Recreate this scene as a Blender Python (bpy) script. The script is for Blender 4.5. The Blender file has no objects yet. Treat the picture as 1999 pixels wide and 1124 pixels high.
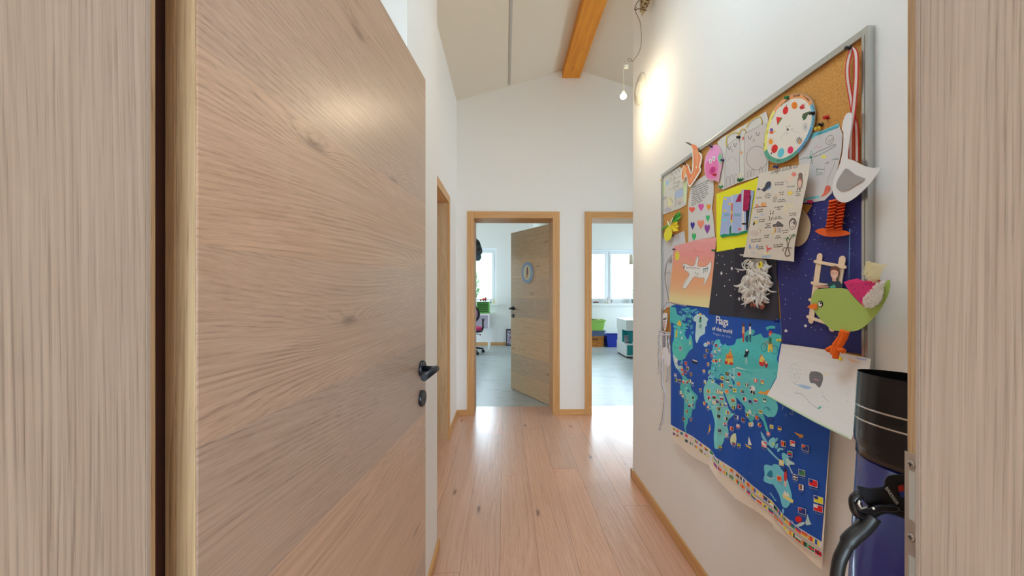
import bpy, bmesh, math, random
from mathutils import Vector, Matrix, noise
random.seed(7)
S = bpy.context.scene
COL = S.collection
PI = math.pi

# ------------------------------------------------------------------ camera
F = 745.0                      # focal length in pixels of the 1999 px wide frame
TH = math.radians(1.115)       # camera is turned this much to the right of the corridor
CZ = 1.30
cam = bpy.data.cameras.new('camera')
cam.sensor_width = 36.0; cam.lens = F / 1999.0 * 36.0
cam.clip_start = 0.02; cam.clip_end = 400
camo = bpy.data.objects.new('camera', cam); COL.objects.link(camo)
camo.location = (0, 0, CZ); camo.rotation_euler = (PI / 2, 0, -TH)
S.camera = camo

# ------------------------------------------------------------------ world, exposure
W = bpy.data.worlds.new('sky'); S.world = W; W.use_nodes = True
bg = W.node_tree.nodes['Background']
bg.inputs['Color'].default_value = (0.68, 0.84, 1.0, 1)
bg.inputs['Strength'].default_value = 14.0
S.view_settings.view_transform = 'Standard'
S.view_settings.look = 'None'
S.view_settings.gamma = 1.0
S.view_settings.use_curve_mapping = False
S.view_settings.exposure = 0.15
S.cycles.use_denoising = True
S.cycles.max_bounces = 12
S.cycles.diffuse_bounces = 8
S.cycles.glossy_bounces = 4
S.cycles.sample_clamp_indirect = 6.0
S.cycles.caustics_reflective = False
S.cycles.caustics_refractive = False

def portal(name, loc, size, rot):
    l = bpy.data.lights.new(name, 'AREA'); l.shape = 'RECTANGLE'
    l.size, l.size_y = size; l.cycles.is_portal = True
    o = bpy.data.objects.new(name, l); COL.objects.link(o)
    o.location = loc; o.rotation_euler = rot
    return o
portal('daylight_opening_bedroom', (-0.75, 8.96, 1.55), (1.2, 1.3), (-PI / 2, 0, 0))
portal('daylight_opening_playroom', (2.4, 8.96, 1.55), (2.0, 1.3), (-PI / 2, 0, 0))
portal('added_opening_bedroom', (-2.87, 7.6, 1.18), (2.25, 1.2), (PI / 2, 0, -PI / 2))  # portals from here on: windows added out of view for more daylight
portal('added_opening_playroom', (4.57, 7.6, 1.18), (2.25, 1.2), (PI / 2, 0, PI / 2))
portal('added_opening_hall', (3.86, 3.25, 1.6), (1.2, 1.14), (PI / 2, 0, PI / 2))
portal('added_opening_roof', (0.0, 1.05, 3.52), (0.7, 1.1), (0, -0.2915, 0))
portal('added_opening_back', (0, -3.95, 1.2), (3.4, 2.2), (PI / 2, 0, 0))
portal('added_opening_passage', (-2.68, 0.87, 1.25), (1.5, 0.75), (PI / 2, 0, -PI / 2))

# ------------------------------------------------------------------ pixel -> world
def ray(px, py):
    u = (px - 999.5) / F; v = (562.0 - py) / F
    return (u * math.cos(TH) + math.sin(TH), math.cos(TH) - u * math.sin(TH), v)
def at_y(px, py, Y):
    d = ray(px, py); t = Y / d[1]; return Vector((d[0] * t, Y, CZ + d[2] * t))
def at_x(px, py, X):
    d = ray(px, py); t = X / d[0]; return Vector((X, d[1] * t, CZ + d[2] * t))

# ------------------------------------------------------------------ materials
def lin(c):
    c = c / 255.0
    return c / 12.92 if c <= 0.04045 else ((c + 0.055) / 1.055) ** 2.4
def L3(rgb, k=1.0):
    return tuple(min(0.92, lin(v) * k) for v in rgb) + (1,)
MATS = {}
def mat(name, rgb, rough=0.6, metal=0.0, k=1.0, emit=None, spec=None):
    if name in MATS: return MATS[name]
    m = bpy.data.materials.new(name); m.use_nodes = True
    b = m.node_tree.nodes['Principled BSDF']
    b.inputs['Base Color'].default_value = L3(rgb, k)
    b.inputs['Roughness'].default_value = rough
    b.inputs['Metallic'].default_value = metal
    if spec is not None: b.inputs['Specular IOR Level'].default_value = spec
    if emit:
        b.inputs['Emission Color'].default_value = L3(emit[0]); b.inputs['Emission Strength'].default_value = emit[1]
    MATS[name] = m
    return m
PK = 1.42
def ink(*rgb):
    n = 'print_%d_%d_%d' % rgb
    return mat(n, rgb, 0.72, 0, PK, spec=0.25)

class NT:
    def __init__(s, name):
        s.m = bpy.data.materials.new(name); s.m.use_nodes = True
        s.t = s.m.node_tree; s.b = s.t.nodes['Principled BSDF']; MATS[name] = s.m
    def n(s, typ, **kw):
        nd = s.t.nodes.new(typ)
        for k, v in kw.items():
            if k.startswith('i_'): 
                key = k[2:].replace('_', ' ')
                nd.inputs[int(key) if key.isdigit() else key].default_value = v
            else: setattr(nd, k, v)
        return nd
    def l(s, a, b): s.t.links.new(a, b)
    def math(s, op, a, b=None, c=None):
        nd = s.t.nodes.new('ShaderNodeMath'); nd.operation = op
        for i, v in enumerate((a, b, c)):
            if v is None: continue
            if isinstance(v, (int, float)): nd.inputs[i].default_value = v
            else: s.l(v, nd.inputs[i])
        return nd.outputs[0]
    def mix(s, f, a, b, blend='MIX'):
        nd = s.t.nodes.new('ShaderNodeMix'); nd.data_type = 'RGBA'; nd.blend_type = blend
        for i, v in ((0, f), (6, a), (7, b)):
            if isinstance(v, (int, float, tuple)): nd.inputs[i].default_value = v
            else: s.l(v, nd.inputs[i])
        return nd.outputs[2]
    def ramp(s, fac, stops):
        nd = s.t.nodes.new('ShaderNodeValToRGB'); s.l(fac, nd.inputs[0])
        e = nd.color_ramp.elements
        while len(e) < len(stops): e.new(0.5)
        for el, (p, c) in zip(e, stops): el.position = p; el.color = c
        return nd.outputs[0]
    def noise(s, vec, scale, detail=4, rough=0.55, dist=0.0):
        nd = s.n('ShaderNodeTexNoise'); nd.inputs['Scale'].default_value = scale
        nd.inputs['Detail'].default_value = detail; nd.inputs['Roughness'].default_value = rough
        nd.inputs['Distortion'].default_value = dist
        s.l(vec, nd.inputs['Vector']); return nd.outputs['Fac']

def g(v): return (v, v, v, 1)
def T_stretch(T, src, k):
    nd = T.n('ShaderNodeVectorMath'); nd.operation = 'MULTIPLY'; nd.inputs[1].default_value = (k * 0.2, k * 0.35, k * 0.35); T.l(src.outputs[0], nd.inputs[0]); return nd.outputs[0]
def wood(name, light, dark, vein, grain='z', fine=95.0, stretch=1.6, plank=None, seam=None, rough=0.5,
         knots=0.0, wob=0.05, vein_amt=0.6, endj=None, off0=0.0, ringf=110.0, ring_amt=0.5):
    """grain: the object axis the grain runs along; plank=(axis, width): boards laid across that axis"""
    T = NT(name)
    tc = T.n('ShaderNodeTexCoord'); sep = T.n('ShaderNodeSeparateXYZ'); T.l(tc.outputs['Object'], sep.inputs[0])
    ax = {'x': sep.outputs[0], 'y': sep.outputs[1], 'z': sep.outputs[2]}
    gax = ax[grain]
    others = [a for a in 'xyz' if a != grain]
    rnd = None; seamf = None
    if plank:
        p = T.math('DIVIDE', T.math('ADD', ax[plank[0]], off0), plank[1])
        idx = T.math('FLOOR', p); fr = T.math('FRACT', p)
        wn = T.n('ShaderNodeTexWhiteNoise'); wn.noise_dimensions = '1D'; T.l(idx, wn.inputs['W'])
        rnd = wn.outputs['Value']
        if endj:
            q = T.math('DIVIDE', T.math('ADD', gax, T.math('MULTIPLY', rnd, 7.3)), endj)
            idq = T.math('FLOOR', q); fq = T.math('FRACT', q)
            wn2 = T.n('ShaderNodeTexWhiteNoise'); wn2.noise_dimensions = '2D'
            cmb = T.n('ShaderNodeCombineXYZ'); T.l(idx, cmb.inputs[0]); T.l(idq, cmb.inputs[1]); T.l(cmb.outputs[0], wn2.inputs['Vector'])
            rnd = wn2.outputs['Value']
        if seam:
            d = T.math('MINIMUM', fr, T.math('SUBTRACT', 1.0, fr))
            seamf = T.math('LESS_THAN', d, seam / plank[1])
            if endj:
                d2 = T.math('MINIMUM', fq, T.math('SUBTRACT', 1.0, fq))
                seamf = T.math('MAXIMUM', seamf, T.math('LESS_THAN', d2, seam / endj))
    # coordinates: along grain compressed, wobble across
    cw = T.n('ShaderNodeCombineXYZ')
    shift = T.math('MULTIPLY', rnd, 17.0) if rnd else 0.0
    gl = T.math('ADD', gax, shift) if rnd else gax
    T.l(gl, cw.inputs[0]); T.l(ax[others[0]], cw.inputs[1]); T.l(ax[others[1]], cw.inputs[2])
    lo = T.n('ShaderNodeMapping'); lo.inputs['Scale'].default_value = (0.8, 2.3, 2.3); T.l(cw.outputs[0], lo.inputs[0])
    nlo = T.noise(lo.outputs[0], 1.0, 0.3, 0.5)
    wobv = T.math('MULTIPLY', T.math('SUBTRACT', nlo, 0.5), wob * 10)
    cc = T.n('ShaderNodeCombineXYZ')
    T.l(T.math('MULTIPLY', gl, stretch), cc.inputs[0])
    T.l(T.math('MULTIPLY', T.math('ADD', ax[others[0]], wobv), fine), cc.inputs[1])
    T.l(T.math('MULTIPLY', T.math('ADD', ax[others[1]], wobv), fine), cc.inputs[2])
    n1 = T.noise(cc.outputs[0], 1.0, 3, 0.6)
    c2 = T.n('ShaderNodeVectorMath'); c2.operation = 'MULTIPLY'; c2.inputs[1].default_value = (3.0, 2.7, 2.7)
    T.l(cc.outputs[0], c2.inputs[0]); n2 = T.noise(c2.outputs[0], 1.0, 2, 0.6)
    base = T.mix(T.ramp(n1, [(0.36, g(0)), (0.66, g(1))]), L3(light), L3(dark))
    if knots:
        mp = T.n('ShaderNodeCombineXYZ')
        T.l(T.math('MULTIPLY', gl, 0.8), mp.inputs[0]); T.l(T.math('MULTIPLY', ax[plank[0] if plank else others[0]], 2.6), mp.inputs[1])
        vo = T.n('ShaderNodeTexVoronoi'); vo.voronoi_dimensions = '2D'; vo.inputs['Scale'].default_value = 1.25
        addn = T.n('ShaderNodeVectorMath'); addn.operation = 'ADD'; T.l(mp.outputs[0], addn.inputs[0])
        nn = T.n('ShaderNodeTexNoise'); nn.inputs['Scale'].default_value = 30; T.l(cw.outputs[0], nn.inputs['Vector'])
        sc_ = T.n('ShaderNodeVectorMath'); sc_.operation = 'SCALE'; sc_.inputs['Scale'].default_value = 0.03; T.l(nn.outputs['Color'], sc_.inputs[0])
        T.l(sc_.outputs[0], addn.inputs[1]); T.l(addn.outputs[0], vo.inputs['Vector'])
        kn = T.ramp(vo.outputs['Distance'], [(0.0, g(1)), (0.018, g(0.7)), (0.04, g(0.12)), (0.07, g(0))])
        bend = T.ramp(vo.outputs['Distance'], [(0.0, g(1)), (0.10, g(0.45)), (0.22, g(0.1)), (0.40, g(0))])
    across = T.math('ADD', ax[others[0]], T.math('ADD', ax[others[1]], wobv))
    rn = T.n('ShaderNodeMapping'); rn.inputs['Scale'].default_value = (1.2, 14.0, 14.0); T.l(cw.outputs[0], rn.inputs[0])
    ph = T.math('ADD', T.math('MULTIPLY', across, ringf), T.math('MULTIPLY', T.noise(rn.outputs[0], 1.0, 2, 0.5), 5.0))
    if rnd: ph = T.math('ADD', ph, T.math('MULTIPLY', rnd, 31.0))
    if knots: ph = T.math('ADD', ph, T.math('MULTIPLY', bend, 6.0))
    rl = T.ramp(T.math('FRACT', ph), [(0.0, g(0.15)), (0.45, g(0.0)), (0.80, g(0.7)), (0.90, g(1)), (1.0, g(0.1))])
    rmod = T.ramp(T.noise(rn.outputs[0], 1.7, 1, 0.5), [(0.35, g(0.15)), (0.62, g(1))])
    pores = T.ramp(n2, [(0.38, g(0.25)), (0.60, g(1))])
    base = T.mix(T.math('MULTIPLY', T.math('MULTIPLY', T.math('MULTIPLY', rl, rmod), pores), ring_amt), base, L3(vein))
    v = T.ramp(n2, [(0.56, g(0)), (0.70, g(1))])
    base = T.mix(T.math('MULTIPLY', v, vein_amt), base, L3(vein))
    # broad tone
    base = T.mix(T.math('MULTIPLY', T.ramp(nlo, [(0.35, g(0)), (0.7, g(1))]), 0.30), base, L3(dark), 'MIX')
    if rnd:
        hs = T.n('ShaderNodeHueSaturation'); T.l(base, hs.inputs['Color'])
        T.l(T.math('ADD', 0.86, T.math('MULTIPLY', rnd, 0.26)), hs.inputs['Value'])
        T.l(T.math('ADD', 0.88, T.math('MULTIPLY', rnd, 0.22)), hs.inputs['Saturation'])
        base = hs.outputs[0]
    if knots: base = T.mix(T.math('MULTIPLY', kn, knots), base, L3((84, 56, 44)))
    if seamf is not None:
        base = T.mix(T.math('MULTIPLY', seamf, 0.6), base, L3((80, 48, 32)))
    T.l(base, T.b.inputs['Base Color'])
    T.b.inputs['Roughness'].default_value = rough
    bp = T.n('ShaderNodeBump'); bp.inputs['Strength'].default_value = 0.12; bp.inputs['Distance'].default_value = 0.0006
    T.l(n2, bp.inputs['Height']); T.l(bp.outputs[0], T.b.inputs['Normal'])
    return T.m

def noisy(name, a, b, scale, rough=0.6, stretch=(1, 1, 1), lo=0.4, hi=0.6, detail=5, dist=0.0, metal=0, bump=0.0, k=1.0):
    T = NT(name); tc = T.n('ShaderNodeTexCoord'); mp = T.n('ShaderNodeMapping')
    mp.inputs['Scale'].default_value = stretch; T.l(tc.outputs['Object'], mp.inputs[0])
    nf = T.noise(mp.outputs[0], scale, detail, 0.6, dist)
    T.l(T.mix(T.ramp(nf, [(lo, g(0)), (hi, g(1))]), L3(a, k), L3(b, k)), T.b.inputs['Base Color'])
    T.b.inputs['Roughness'].default_value = rough; T.b.inputs['Metallic'].default_value = metal
    if bump:
        bp = T.n('ShaderNodeBump'); bp.inputs['Strength'].default_value = bump; bp.inputs['Distance'].default_value = 0.001
        T.l(nf, bp.inputs['Height']); T.l(bp.outputs[0], T.b.inputs['Normal'])
    return T.m

M_jamb = wood('oak_jamb', (206, 190, 174), (188, 170, 154), (120, 102, 88), 'z', 260, 2.6, rough=0.55, wob=0.003, vein_amt=0.3, ringf=170, ring_amt=0.72)
M_edge = wood('oak_edge', (214, 188, 150), (190, 158, 120), (120, 92, 62), 'z', 170, 2.0, rough=0.5, wob=0.004, vein_amt=0.6)
M_leaf = wood('oak_leaf', (202, 173, 150), (184, 154, 130), (126, 98, 80), 'x', 170, 1.6, plank=('z', 0.235), rough=0.30, knots=0.6, wob=0.03, vein_amt=0.25, off0=0.06, ringf=120, ring_amt=0.75)
[n for n in M_leaf.node_tree.nodes if n.type == 'BSDF_PRINCIPLED'][0].inputs['Specular IOR Level'].default_value = 0.9
M_leaf2 = wood('oak_leaf_far', (214, 184, 148), (198, 166, 130), (142, 108, 82), 'x', 90, 1.2, plank=('z', 0.235), rough=0.4, knots=0.6, wob=0.03, vein_amt=0.3, ringf=45, ring_amt=0.5)
M_case = wood('oak_casing', (216, 168, 112), (198, 146, 88), (168, 116, 66), 'z', 90, 1.5, rough=0.42, wob=0.01, vein_amt=0.35)
M_caseh = wood('oak_casing_head', (216, 168, 112), (198, 146, 88), (168, 116, 66), 'x', 90, 1.5, rough=0.42, wob=0.01, vein_amt=0.35)
M_casey = wood('oak_casing_side', (216, 168, 112), (198, 146, 88), (168, 116, 66), 'y', 90, 1.5, rough=0.42, wob=0.01, vein_amt=0.35)
M_floor = wood('oak_floor', (224, 180, 154), (206, 158, 130), (168, 120, 94), 'y', 110, 1.2, plank=('x', 0.183), seam=0.0011, rough=0.30, knots=0.85, wob=0.012, vein_amt=0.3, endj=2.3, off0=0.022, ringf=60, ring_amt=0.4)
[n for n in M_floor.node_tree.nodes if n.type == 'BSDF_PRINCIPLED'][0].inputs['Coat Weight'].default_value = 0.5
[n for n in M_floor.node_tree.nodes if n.type == 'BSDF_PRINCIPLED'][0].inputs['Coat Roughness'].default_value = 0.22
M_beam = wood('spruce_beam', (232, 156, 36), (216, 132, 22), (176, 92, 18), 'y', 45, 1.0, rough=0.5, knots=0.5, wob=0.01, vein_amt=0.4)
M_wall = noisy('plaster', (240, 238, 234), (238, 236, 232), 300, 0.9)
M_ceil = noisy('ceiling_plaster', (222, 212, 194), (220, 209, 191), 300, 0.9)
M_stone = noisy('stone_floor', (178, 184, 182), (140, 146, 146), 3.2, 0.35, (1.0, 3.2, 1), 0.52, 0.72, 8, 1.2)
M_cork = noisy('cork', (204, 150, 78), (168, 112, 50), 260, 0.9, lo=0.42, hi=0.7, bump=0.3, k=1.15)
M_alu = mat('brushed_aluminium', (196, 198, 196), 0.32, 0.9)
M_steel = mat('brushed_steel', (186, 176, 166), 0.4, 0.4)
M_black = mat('black_lacquer', (18, 22, 30), 0.35)
M_white = mat('white_lacquer', (240, 240, 240), 0.4)
M_pvc = mat('white_pvc', (236, 238, 240), 0.35)
M_gap_shade = wood('gap_shade_oak', (84, 44, 30), (60, 28, 18), (36, 14, 10), 'z', 150, 2.0, rough=0.7, wob=0.003, vein_amt=0.5)  # shade of the hinge gap put into a dark oak colour
M_seal = mat('grey_seal', (176, 160, 146), 0.6)

# ------------------------------------------------------------------ mesh builder
class MB:
    def __init__(s): s.bm = bmesh.new(); s.mats = []
    def mi(s, m):
        if m not in s.mats: s.mats.append(m)
        return s.mats.index(m)
    def face(s, pts, m):
        vs = [s.bm.verts.new(p) for p in pts]
        try: f = s.bm.faces.new(vs)
        except ValueError: return None
        f.material_index = s.mi(m); return f
    def box(s, lo, hi, m, M=None):
        x0, y0, z0 = lo; x1, y1, z1 = hi
        c = [(x0, y0, z0), (x1, y0, z0), (x1, y1, z0), (x0, y1, z0), (x0, y0, z1), (x1, y0, z1), (x1, y1, z1), (x0, y1, z1)]
        if M: c = [M @ Vector(p) for p in c]
        v = [s.bm.verts.new(p) for p in c]; k = s.mi(m)
        for q in ((3, 2, 1, 0), (4, 5, 6, 7), (0, 1, 5, 4), (1, 2, 6, 5), (2, 3, 7, 6), (3, 0, 4, 7)):
            f = s.bm.faces.new([v[i] for i in q]); f.material_index = k
        return v
    def prism(s, bottom, top, m, cap=True):
        n = len(bottom); a = [s.bm.verts.new(p) for p in bottom]; b = [s.bm.verts.new(p) for p in top]; k = s.mi(m)
        fs = []
        if cap: fs += [s.bm.faces.new(list(reversed(a))), s.bm.faces.new(b)]
        for i in range(n): fs.append(s.bm.faces.new([a[i], a[(i + 1) % n], b[(i + 1) % n], b[i]]))
        for f in fs: f.material_index = k
        return fs
    def rings(s, rings, m, cap=True, smooth=True, closed=False):
        k = s.mi(m); rv = [[s.bm.verts.new(p) for p in r] for r in rings]; n = len(rv[0])
        idx = list(range(len(rv) - 1)) 
        for i in idx:
            for j in range(n):
                f = s.bm.faces.new([rv[i][j], rv[i][(j + 1) % n], rv[i + 1][(j + 1) % n], rv[i + 1][j]])
                f.material_index = k; f.smooth = smooth
        if closed:
            for j in range(n):
                f = s.bm.faces.new([rv[-1][j], rv[-1][(j + 1) % n], rv[0][(j + 1) % n], rv[0][j]]); f.material_index = k; f.smooth = smooth
        elif cap:
            f = s.bm.faces.new(list(reversed(rv[0]))); f.material_index = k
            f = s.bm.faces.new(rv[-1]); f.material_index = k
    def tube(s, pts, r, m, n=8, cap=True, smooth=True):
        pts = [Vector(p) for p in pts]; rr = r if isinstance(r, (list, tuple)) else [r] * len(pts)
        rings = []; up = None
        for i, p in enumerate(pts):
            t = (pts[min(i + 1, len(pts) - 1)] - pts[max(i - 1, 0)]).normalized()
            if up is None:
                up = Vector((0, 0, 1)) if abs(t.z) < 0.9 else Vector((1, 0, 0))
            a = t.cross(up); a.normalize(); b = a.cross(t); up = b
            rings.append([p + (a * math.cos(2 * PI * j / n) + b * math.sin(2 * PI * j / n)) * rr[i] for j in range(n)])
        s.rings(rings, m, cap, smooth)
    def lathe(s, prof, c, m, n=24, axis=Vector((0, 0, 1)), smooth=True, cap=True):
        axis = Vector(axis).normalized(); h = Vector((1, 0, 0)) if abs(axis.x) < 0.8 else Vector((0, 1, 0))
        a = axis.cross(h).normalized(); b = axis.cross(a); c = Vector(c)
        s.rings([[c + axis * z + (a * math.cos(2 * PI * j / n) + b * math.sin(2 * PI * j / n)) * max(r, 1e-5) for j in range(n)] for r, z in prof], m, cap, smooth)
    def ball(s, c, r, m, seg=16, rg=10, sc=(1, 1, 1), fn=None):
        c = Vector(c); rings = []
        for i in range(rg + 1):
            ph = PI * i / rg; ring = []
            for j in range(seg):
                t = 2 * PI * j / seg
                d = Vector((math.sin(ph) * math.cos(t), math.sin(ph) * math.sin(t), math.cos(ph)))
                if i in (0, rg): d += Vector((math.cos(t), math.sin(t), 0)) * 1e-3
                k = fn(d) if fn else 1.0
                ring.append(c + Vector((d.x * sc[0], d.y * sc[1], d.z * sc[2])) * r * k)
            rings.append(ring)
        s.rings(rings, m, True, True)
    def grid(s, fn, nu, nv, m, thick=None, smooth=True):
        k = s.mi(m)
        v = [[s.bm.verts.new(fn(i / nu, j / nv)) for j in range(nv + 1)] for i in range(nu + 1)]
        for i in range(nu):
            for j in range(nv):
                f = s.bm.faces.new([v[i][j], v[i + 1][j], v[i + 1][j + 1], v[i][j + 1]]); f.material_index = k; f.smooth = smooth
    def build(s, name, parent=None, origin=None, bevel=0.0, label=None, cat=None, group=None, kind=None, local=False, rot=None, loc=None, recalc=True, solid=0.0):
        bm = s.bm
        if recalc: bmesh.ops.recalc_face_normals(bm, faces=bm.faces)
        if local: org = Vector(loc or (0, 0, 0))
        else:
            if origin is None:
                xs = [v.co for v in bm.verts]
                lo = [min(p[i] for p in xs) for i in range(3)]; hi = [max(p[i] for p in xs) for i in range(3)]
                org = Vector(((lo[0] + hi[0]) / 2, (lo[1] + hi[1]) / 2, lo[2]))
            else: org = Vector(origin)
            for v in bm.verts: v.co -= org
        me = bpy.data.meshes.new(name); bm.to_mesh(me); bm.free()
        for m in s.mats: me.materials.append(m)
        o = bpy.data.objects.new(name, me); COL.objects.link(o)
        o['_org'] = tuple(org)
        if parent is not None:
            o.parent = parent
            po = Vector(parent['_org']) if not local else Vector((0, 0, 0))
            o.location = org - po if not local else org
        else: o.location = org
        if rot: o.rotation_euler = rot
        if bevel:
            md = o.modifiers.new('soft_edges', 'BEVEL'); md.width = bevel; md.segments = 2; md.limit_method = 'ANGLE'; md.angle_limit = 0.6
        if solid:
            md = o.modifiers.new('sheet_thickness', 'SOLIDIFY'); md.thickness = solid; md.offset = 0
        tag(o, label, cat, group, kind)
        return o
def tag(o, label=None, cat=None, group=None, kind=None):
    if label: o['label'] = label
    if cat: o['category'] = cat
    if group: o['group'] = group
    if kind: o['kind'] = kind
def empty(name, loc, label=None, cat=None, group=None, rot=0.0, kind=None):
    o = bpy.data.objects.new(name, None); COL.objects.link(o); o.location = loc; o.rotation_euler = (0, 0, rot)
    o.empty_display_size = 0.1; o['_org'] = tuple(loc); tag(o, label, cat, group, kind); return o
def struct(mb, name, label, **kw): return mb.build(name, kind='structure', label=label, **kw)

# ================================================================== THE SHELL
XR = 0.88; YE = 3.90; YB = 4.19; XL = -0.488; XS = -0.335
# --- floors
b = MB(); b.box((-2.6, 0.20, -0.06), (3.9, YB, 0.0), M_floor)
struct(b, 'floor', 'knotty oak plank floor running down the corridor', origin=(0, 0, 0))
b = MB(); b.box((-2.6, -4.1, -0.06), (2.6, 0.20, 0.0), M_floor)
struct(b, 'floor_back_room', 'oak plank floor on the near side of the doorway', origin=(0, 0, 0))
b = MB(); b.box((-2.9, YB, -0.06), (4.6, 9.05, 0.0), M_stone)
struct(b, 'floor_bedrooms', 'grey-blue stone-look floor of the two rooms beyond the corridor', origin=(0, 0, 0))

# --- end wall with two door openings
DL = (-0.382, 0.563); DR = (0.822, 1.767); cw = 0.07; ZO = 2.012
b = MB(); t0, t1 = YE, YB
for x0, x1, z0, z1 in ((-2.9, DL[0] + 0.045, 0, 4.0), (DL[1] - 0.045, DR[0] + 0.045, 0, 4.0), (DR[1] - 0.045, 4.6, 0, 4.0),
                       (DL[0] + 0.045, DL[1] - 0.045, ZO + 0.025, 4.0), (DR[0] + 0.045, DR[1] - 0.045, ZO + 0.025, 4.0)):
    b.box((x0, t0, z0), (x1, t1, z1), M_wall)
struct(b, 'wall_end', 'white end wall of the corridor with two doorways')
def door_frame_end(D, name, label):
    e = empty(name, ((D[0] + D[1]) / 2, YE, 0), label, 'door frame', kind='structure')
    i0, i1 = D[0] + cw, D[1] - cw
    for side, (xo, xi) in (('left', (D[0], i0)), ('right', (D[1], i1))):
        b = MB(); lo, hi = sorted((xo, xi)); b.box((lo, YE - 0.014, 0), (hi, YE, 2.081), M_case)
        l2, h2 = sorted((xi, xi + (0.028 if xi > xo else -0.028) * -1)); b.box((min(xi, xi - (0.025 if xi > xo else -0.025)), YE, 0), (max(xi, xi - (0.025 if xi > xo else -0.025)), YB + 0.004, ZO + 0.002), M_case)
        b.build('jamb', e, bevel=0.0015)
    b = MB(); b.box((i0, YE - 0.014, ZO), (i1, YE, 2.081), M_caseh)
    b.box((i0, YE, ZO), (i1, YB + 0.004, ZO + 0.024), M_caseh); b.build('frame_head', e, bevel=0.0015)
    for side, (xo, xi) in (('left', (D[0], i0)), ('right', (D[1], i1))):
        lo, hi = sorted((xo + (0.0 if xi > xo else 0), xi)); b = MB(); b.box((lo, YB + 0.004, 0), (hi, YB + 0.012, 2.081), M_case)
        b.build('inner_casing', e)
    return e
door_frame_end(DL, 'trim_1', 'oak door frame around the doorway to the room with the pink chair')
door_frame_end(DR, 'trim_2', 'oak door frame at the right end of the end wall, around the doorway to the room with crates')

# --- left wall with its door
b = MB(); LD = (2.41, 3.35)
for y0, y1, z0, z1 in ((1.90, LD[0] + 0.045, 0, 4.0), (LD[1] - 0.045, YE, 0, 4.0), (LD[0] + 0.045, LD[1] - 0.045, 2.06, 4.0)):
    b.box((-0.66, y0, z0), (XL, y1, z1), M_wall)
struct(b, 'wall_left', 'white left wall of the corridor with a doorway')
e = empty('trim_3', (XL, 2.9, 0), 'oak door frame in the left wall, seen edge on', 'door frame', kind='structure')
for yo, yi in ((LD[0], LD[0] + cw), (LD[1], LD[1] - cw)):
    lo, hi = sorted((yo, yi)); b = MB(); b.box((XL, lo, 0), (XL + 0.012, hi, 2.098), M_case)
    k = 0.025 if yi < yo else -0.025
    b.box((-0.66, min(yi, yi + k), 0), (XL - 0.0005, max(yi, yi + k), 2.03), M_edge)
    b.box((-0.62, min(yi, yi - k * 0.5), 0), (-0.535, max(yi, yi - k * 0.5), 2.028), M_edge)
    b.build('jamb', e, bevel=0.0015)
b = MB(); b.box((XL, LD[0] + cw, 2.03), (XL + 0.012, LD[1] - cw, 2.098), M_casey); b.box((-0.66, LD[0] + cw, 2.03), (XL, LD[1] - cw, 2.055), M_casey)
b.build('frame_head', e, bevel=0.0015)
b = MB(); b.box((-0.70, LD[0] + cw, 0.006), (-0.662, LD[1] - cw, 2.028), M_leaf2)
d = struct(b, 'door_3', 'closed oak door set in the left wall')

# --- the stub of wall behind the open door, passage to the left of it
b = MB(); b.box((-2.6, 1.32, 0), (XS, 1.90, 4.0), M_wall)
struct(b, 'wall_left_near', 'white stub of wall just behind the open oak door')
def windowed(b, axis, p0, p1, a0, a1, z0, z1, w0, w1, wz0, wz1, m):
    """wall slab between p0,p1 on axis, spanning a0..a1 on the other, with a window hole"""
    def bx(s0, s1, c0, c1):
        if axis == 'y': b.box((s0, p0, c0), (s1, p1, c1), m)
        else: b.box((p0, s0, c0), (p1, s1, c1), m)
    bx(a0, w0, z0, z1); bx(w1, a1, z0, z1); bx(w0, w1, z0, wz0); bx(w0, w1, wz1, z1)
b = MB(); windowed(b, 'x', -2.75, -2.6, 0.2, 1.90, 0, 4.0, 0.5, 1.25, 0.5, 2.0, M_wall)
struct(b, 'wall_passage', 'white wall at the end of the side passage')

# --- wall of the near doorway (camera stands in it)
JL = -0.3625; JR = 0.4375; YJ0, YJ1 = 0.20, 0.42
b = MB()
b.box((-2.6, YJ0, 0), (JL - 0.045, YJ1 - 0.012, 4.0), M_wall); b.box((JR + 0.045, YJ0, 0), (3.9, YJ1 - 0.012, 4.0), M_wall)
b.box((JL - 0.045, YJ0, 2.06), (JR + 0.045, YJ1 - 0.012, 4.0), M_wall)
struct(b, 'wall_front', 'white wall around the doorway the view is taken from')
e = empty('trim_4', (0, YJ0, 0), 'pale streaky oak frame of the nearest doorway, at both picture edges', 'door frame', kind='structure')
for sgn, X, nm in ((-1, JL, 'left'), (1, JR, 'right')):
    b = MB()
    def bx(xa, xb, y0, y1, z0, z1, m, bb=None): (bb or b).box((min(xa, xb), y0, z0), (max(xa, xb), y1, z1), m)
    bx(X, X + sgn * 0.04, YJ0 - 0.012, 0.3935, 0, 2.03, M_jamb)                # lining
    bx(X + sgn * 0.0145, X + sgn * 0.04, 0.3935, YJ1, 0, 2.03, M_edge)            # rebate
    bx(X + sgn * 0.030, X + sgn * 0.10, YJ1 - 0.012, YJ1 + 0.002, 0, 2.10, M_edge)            # casing corridor side
    if sgn < 0: bx(X - 0.0405, X - 0.10, YJ1 + 0.002, 0.478, 0, 2.10, M_gap_shade)
    bx(X + sgn * 0.003, X + sgn * 0.09, YJ0 - 0.026, YJ0 - 0.012, 0, 2.10, M_jamb)
    b.build('jamb', e, bevel=0.001)
    b = MB(); bx(X - sgn * 0.0004, X + sgn * 0.0145, 0.3935, 0.3975, 0, 2.03, M_seal); b.build('door_seal', e)
b = MB(); b.box((JL, YJ0 - 0.012, 2.015), (JR, YJ1, 2.055), M_caseh); b.build('frame_head', e)
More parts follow.
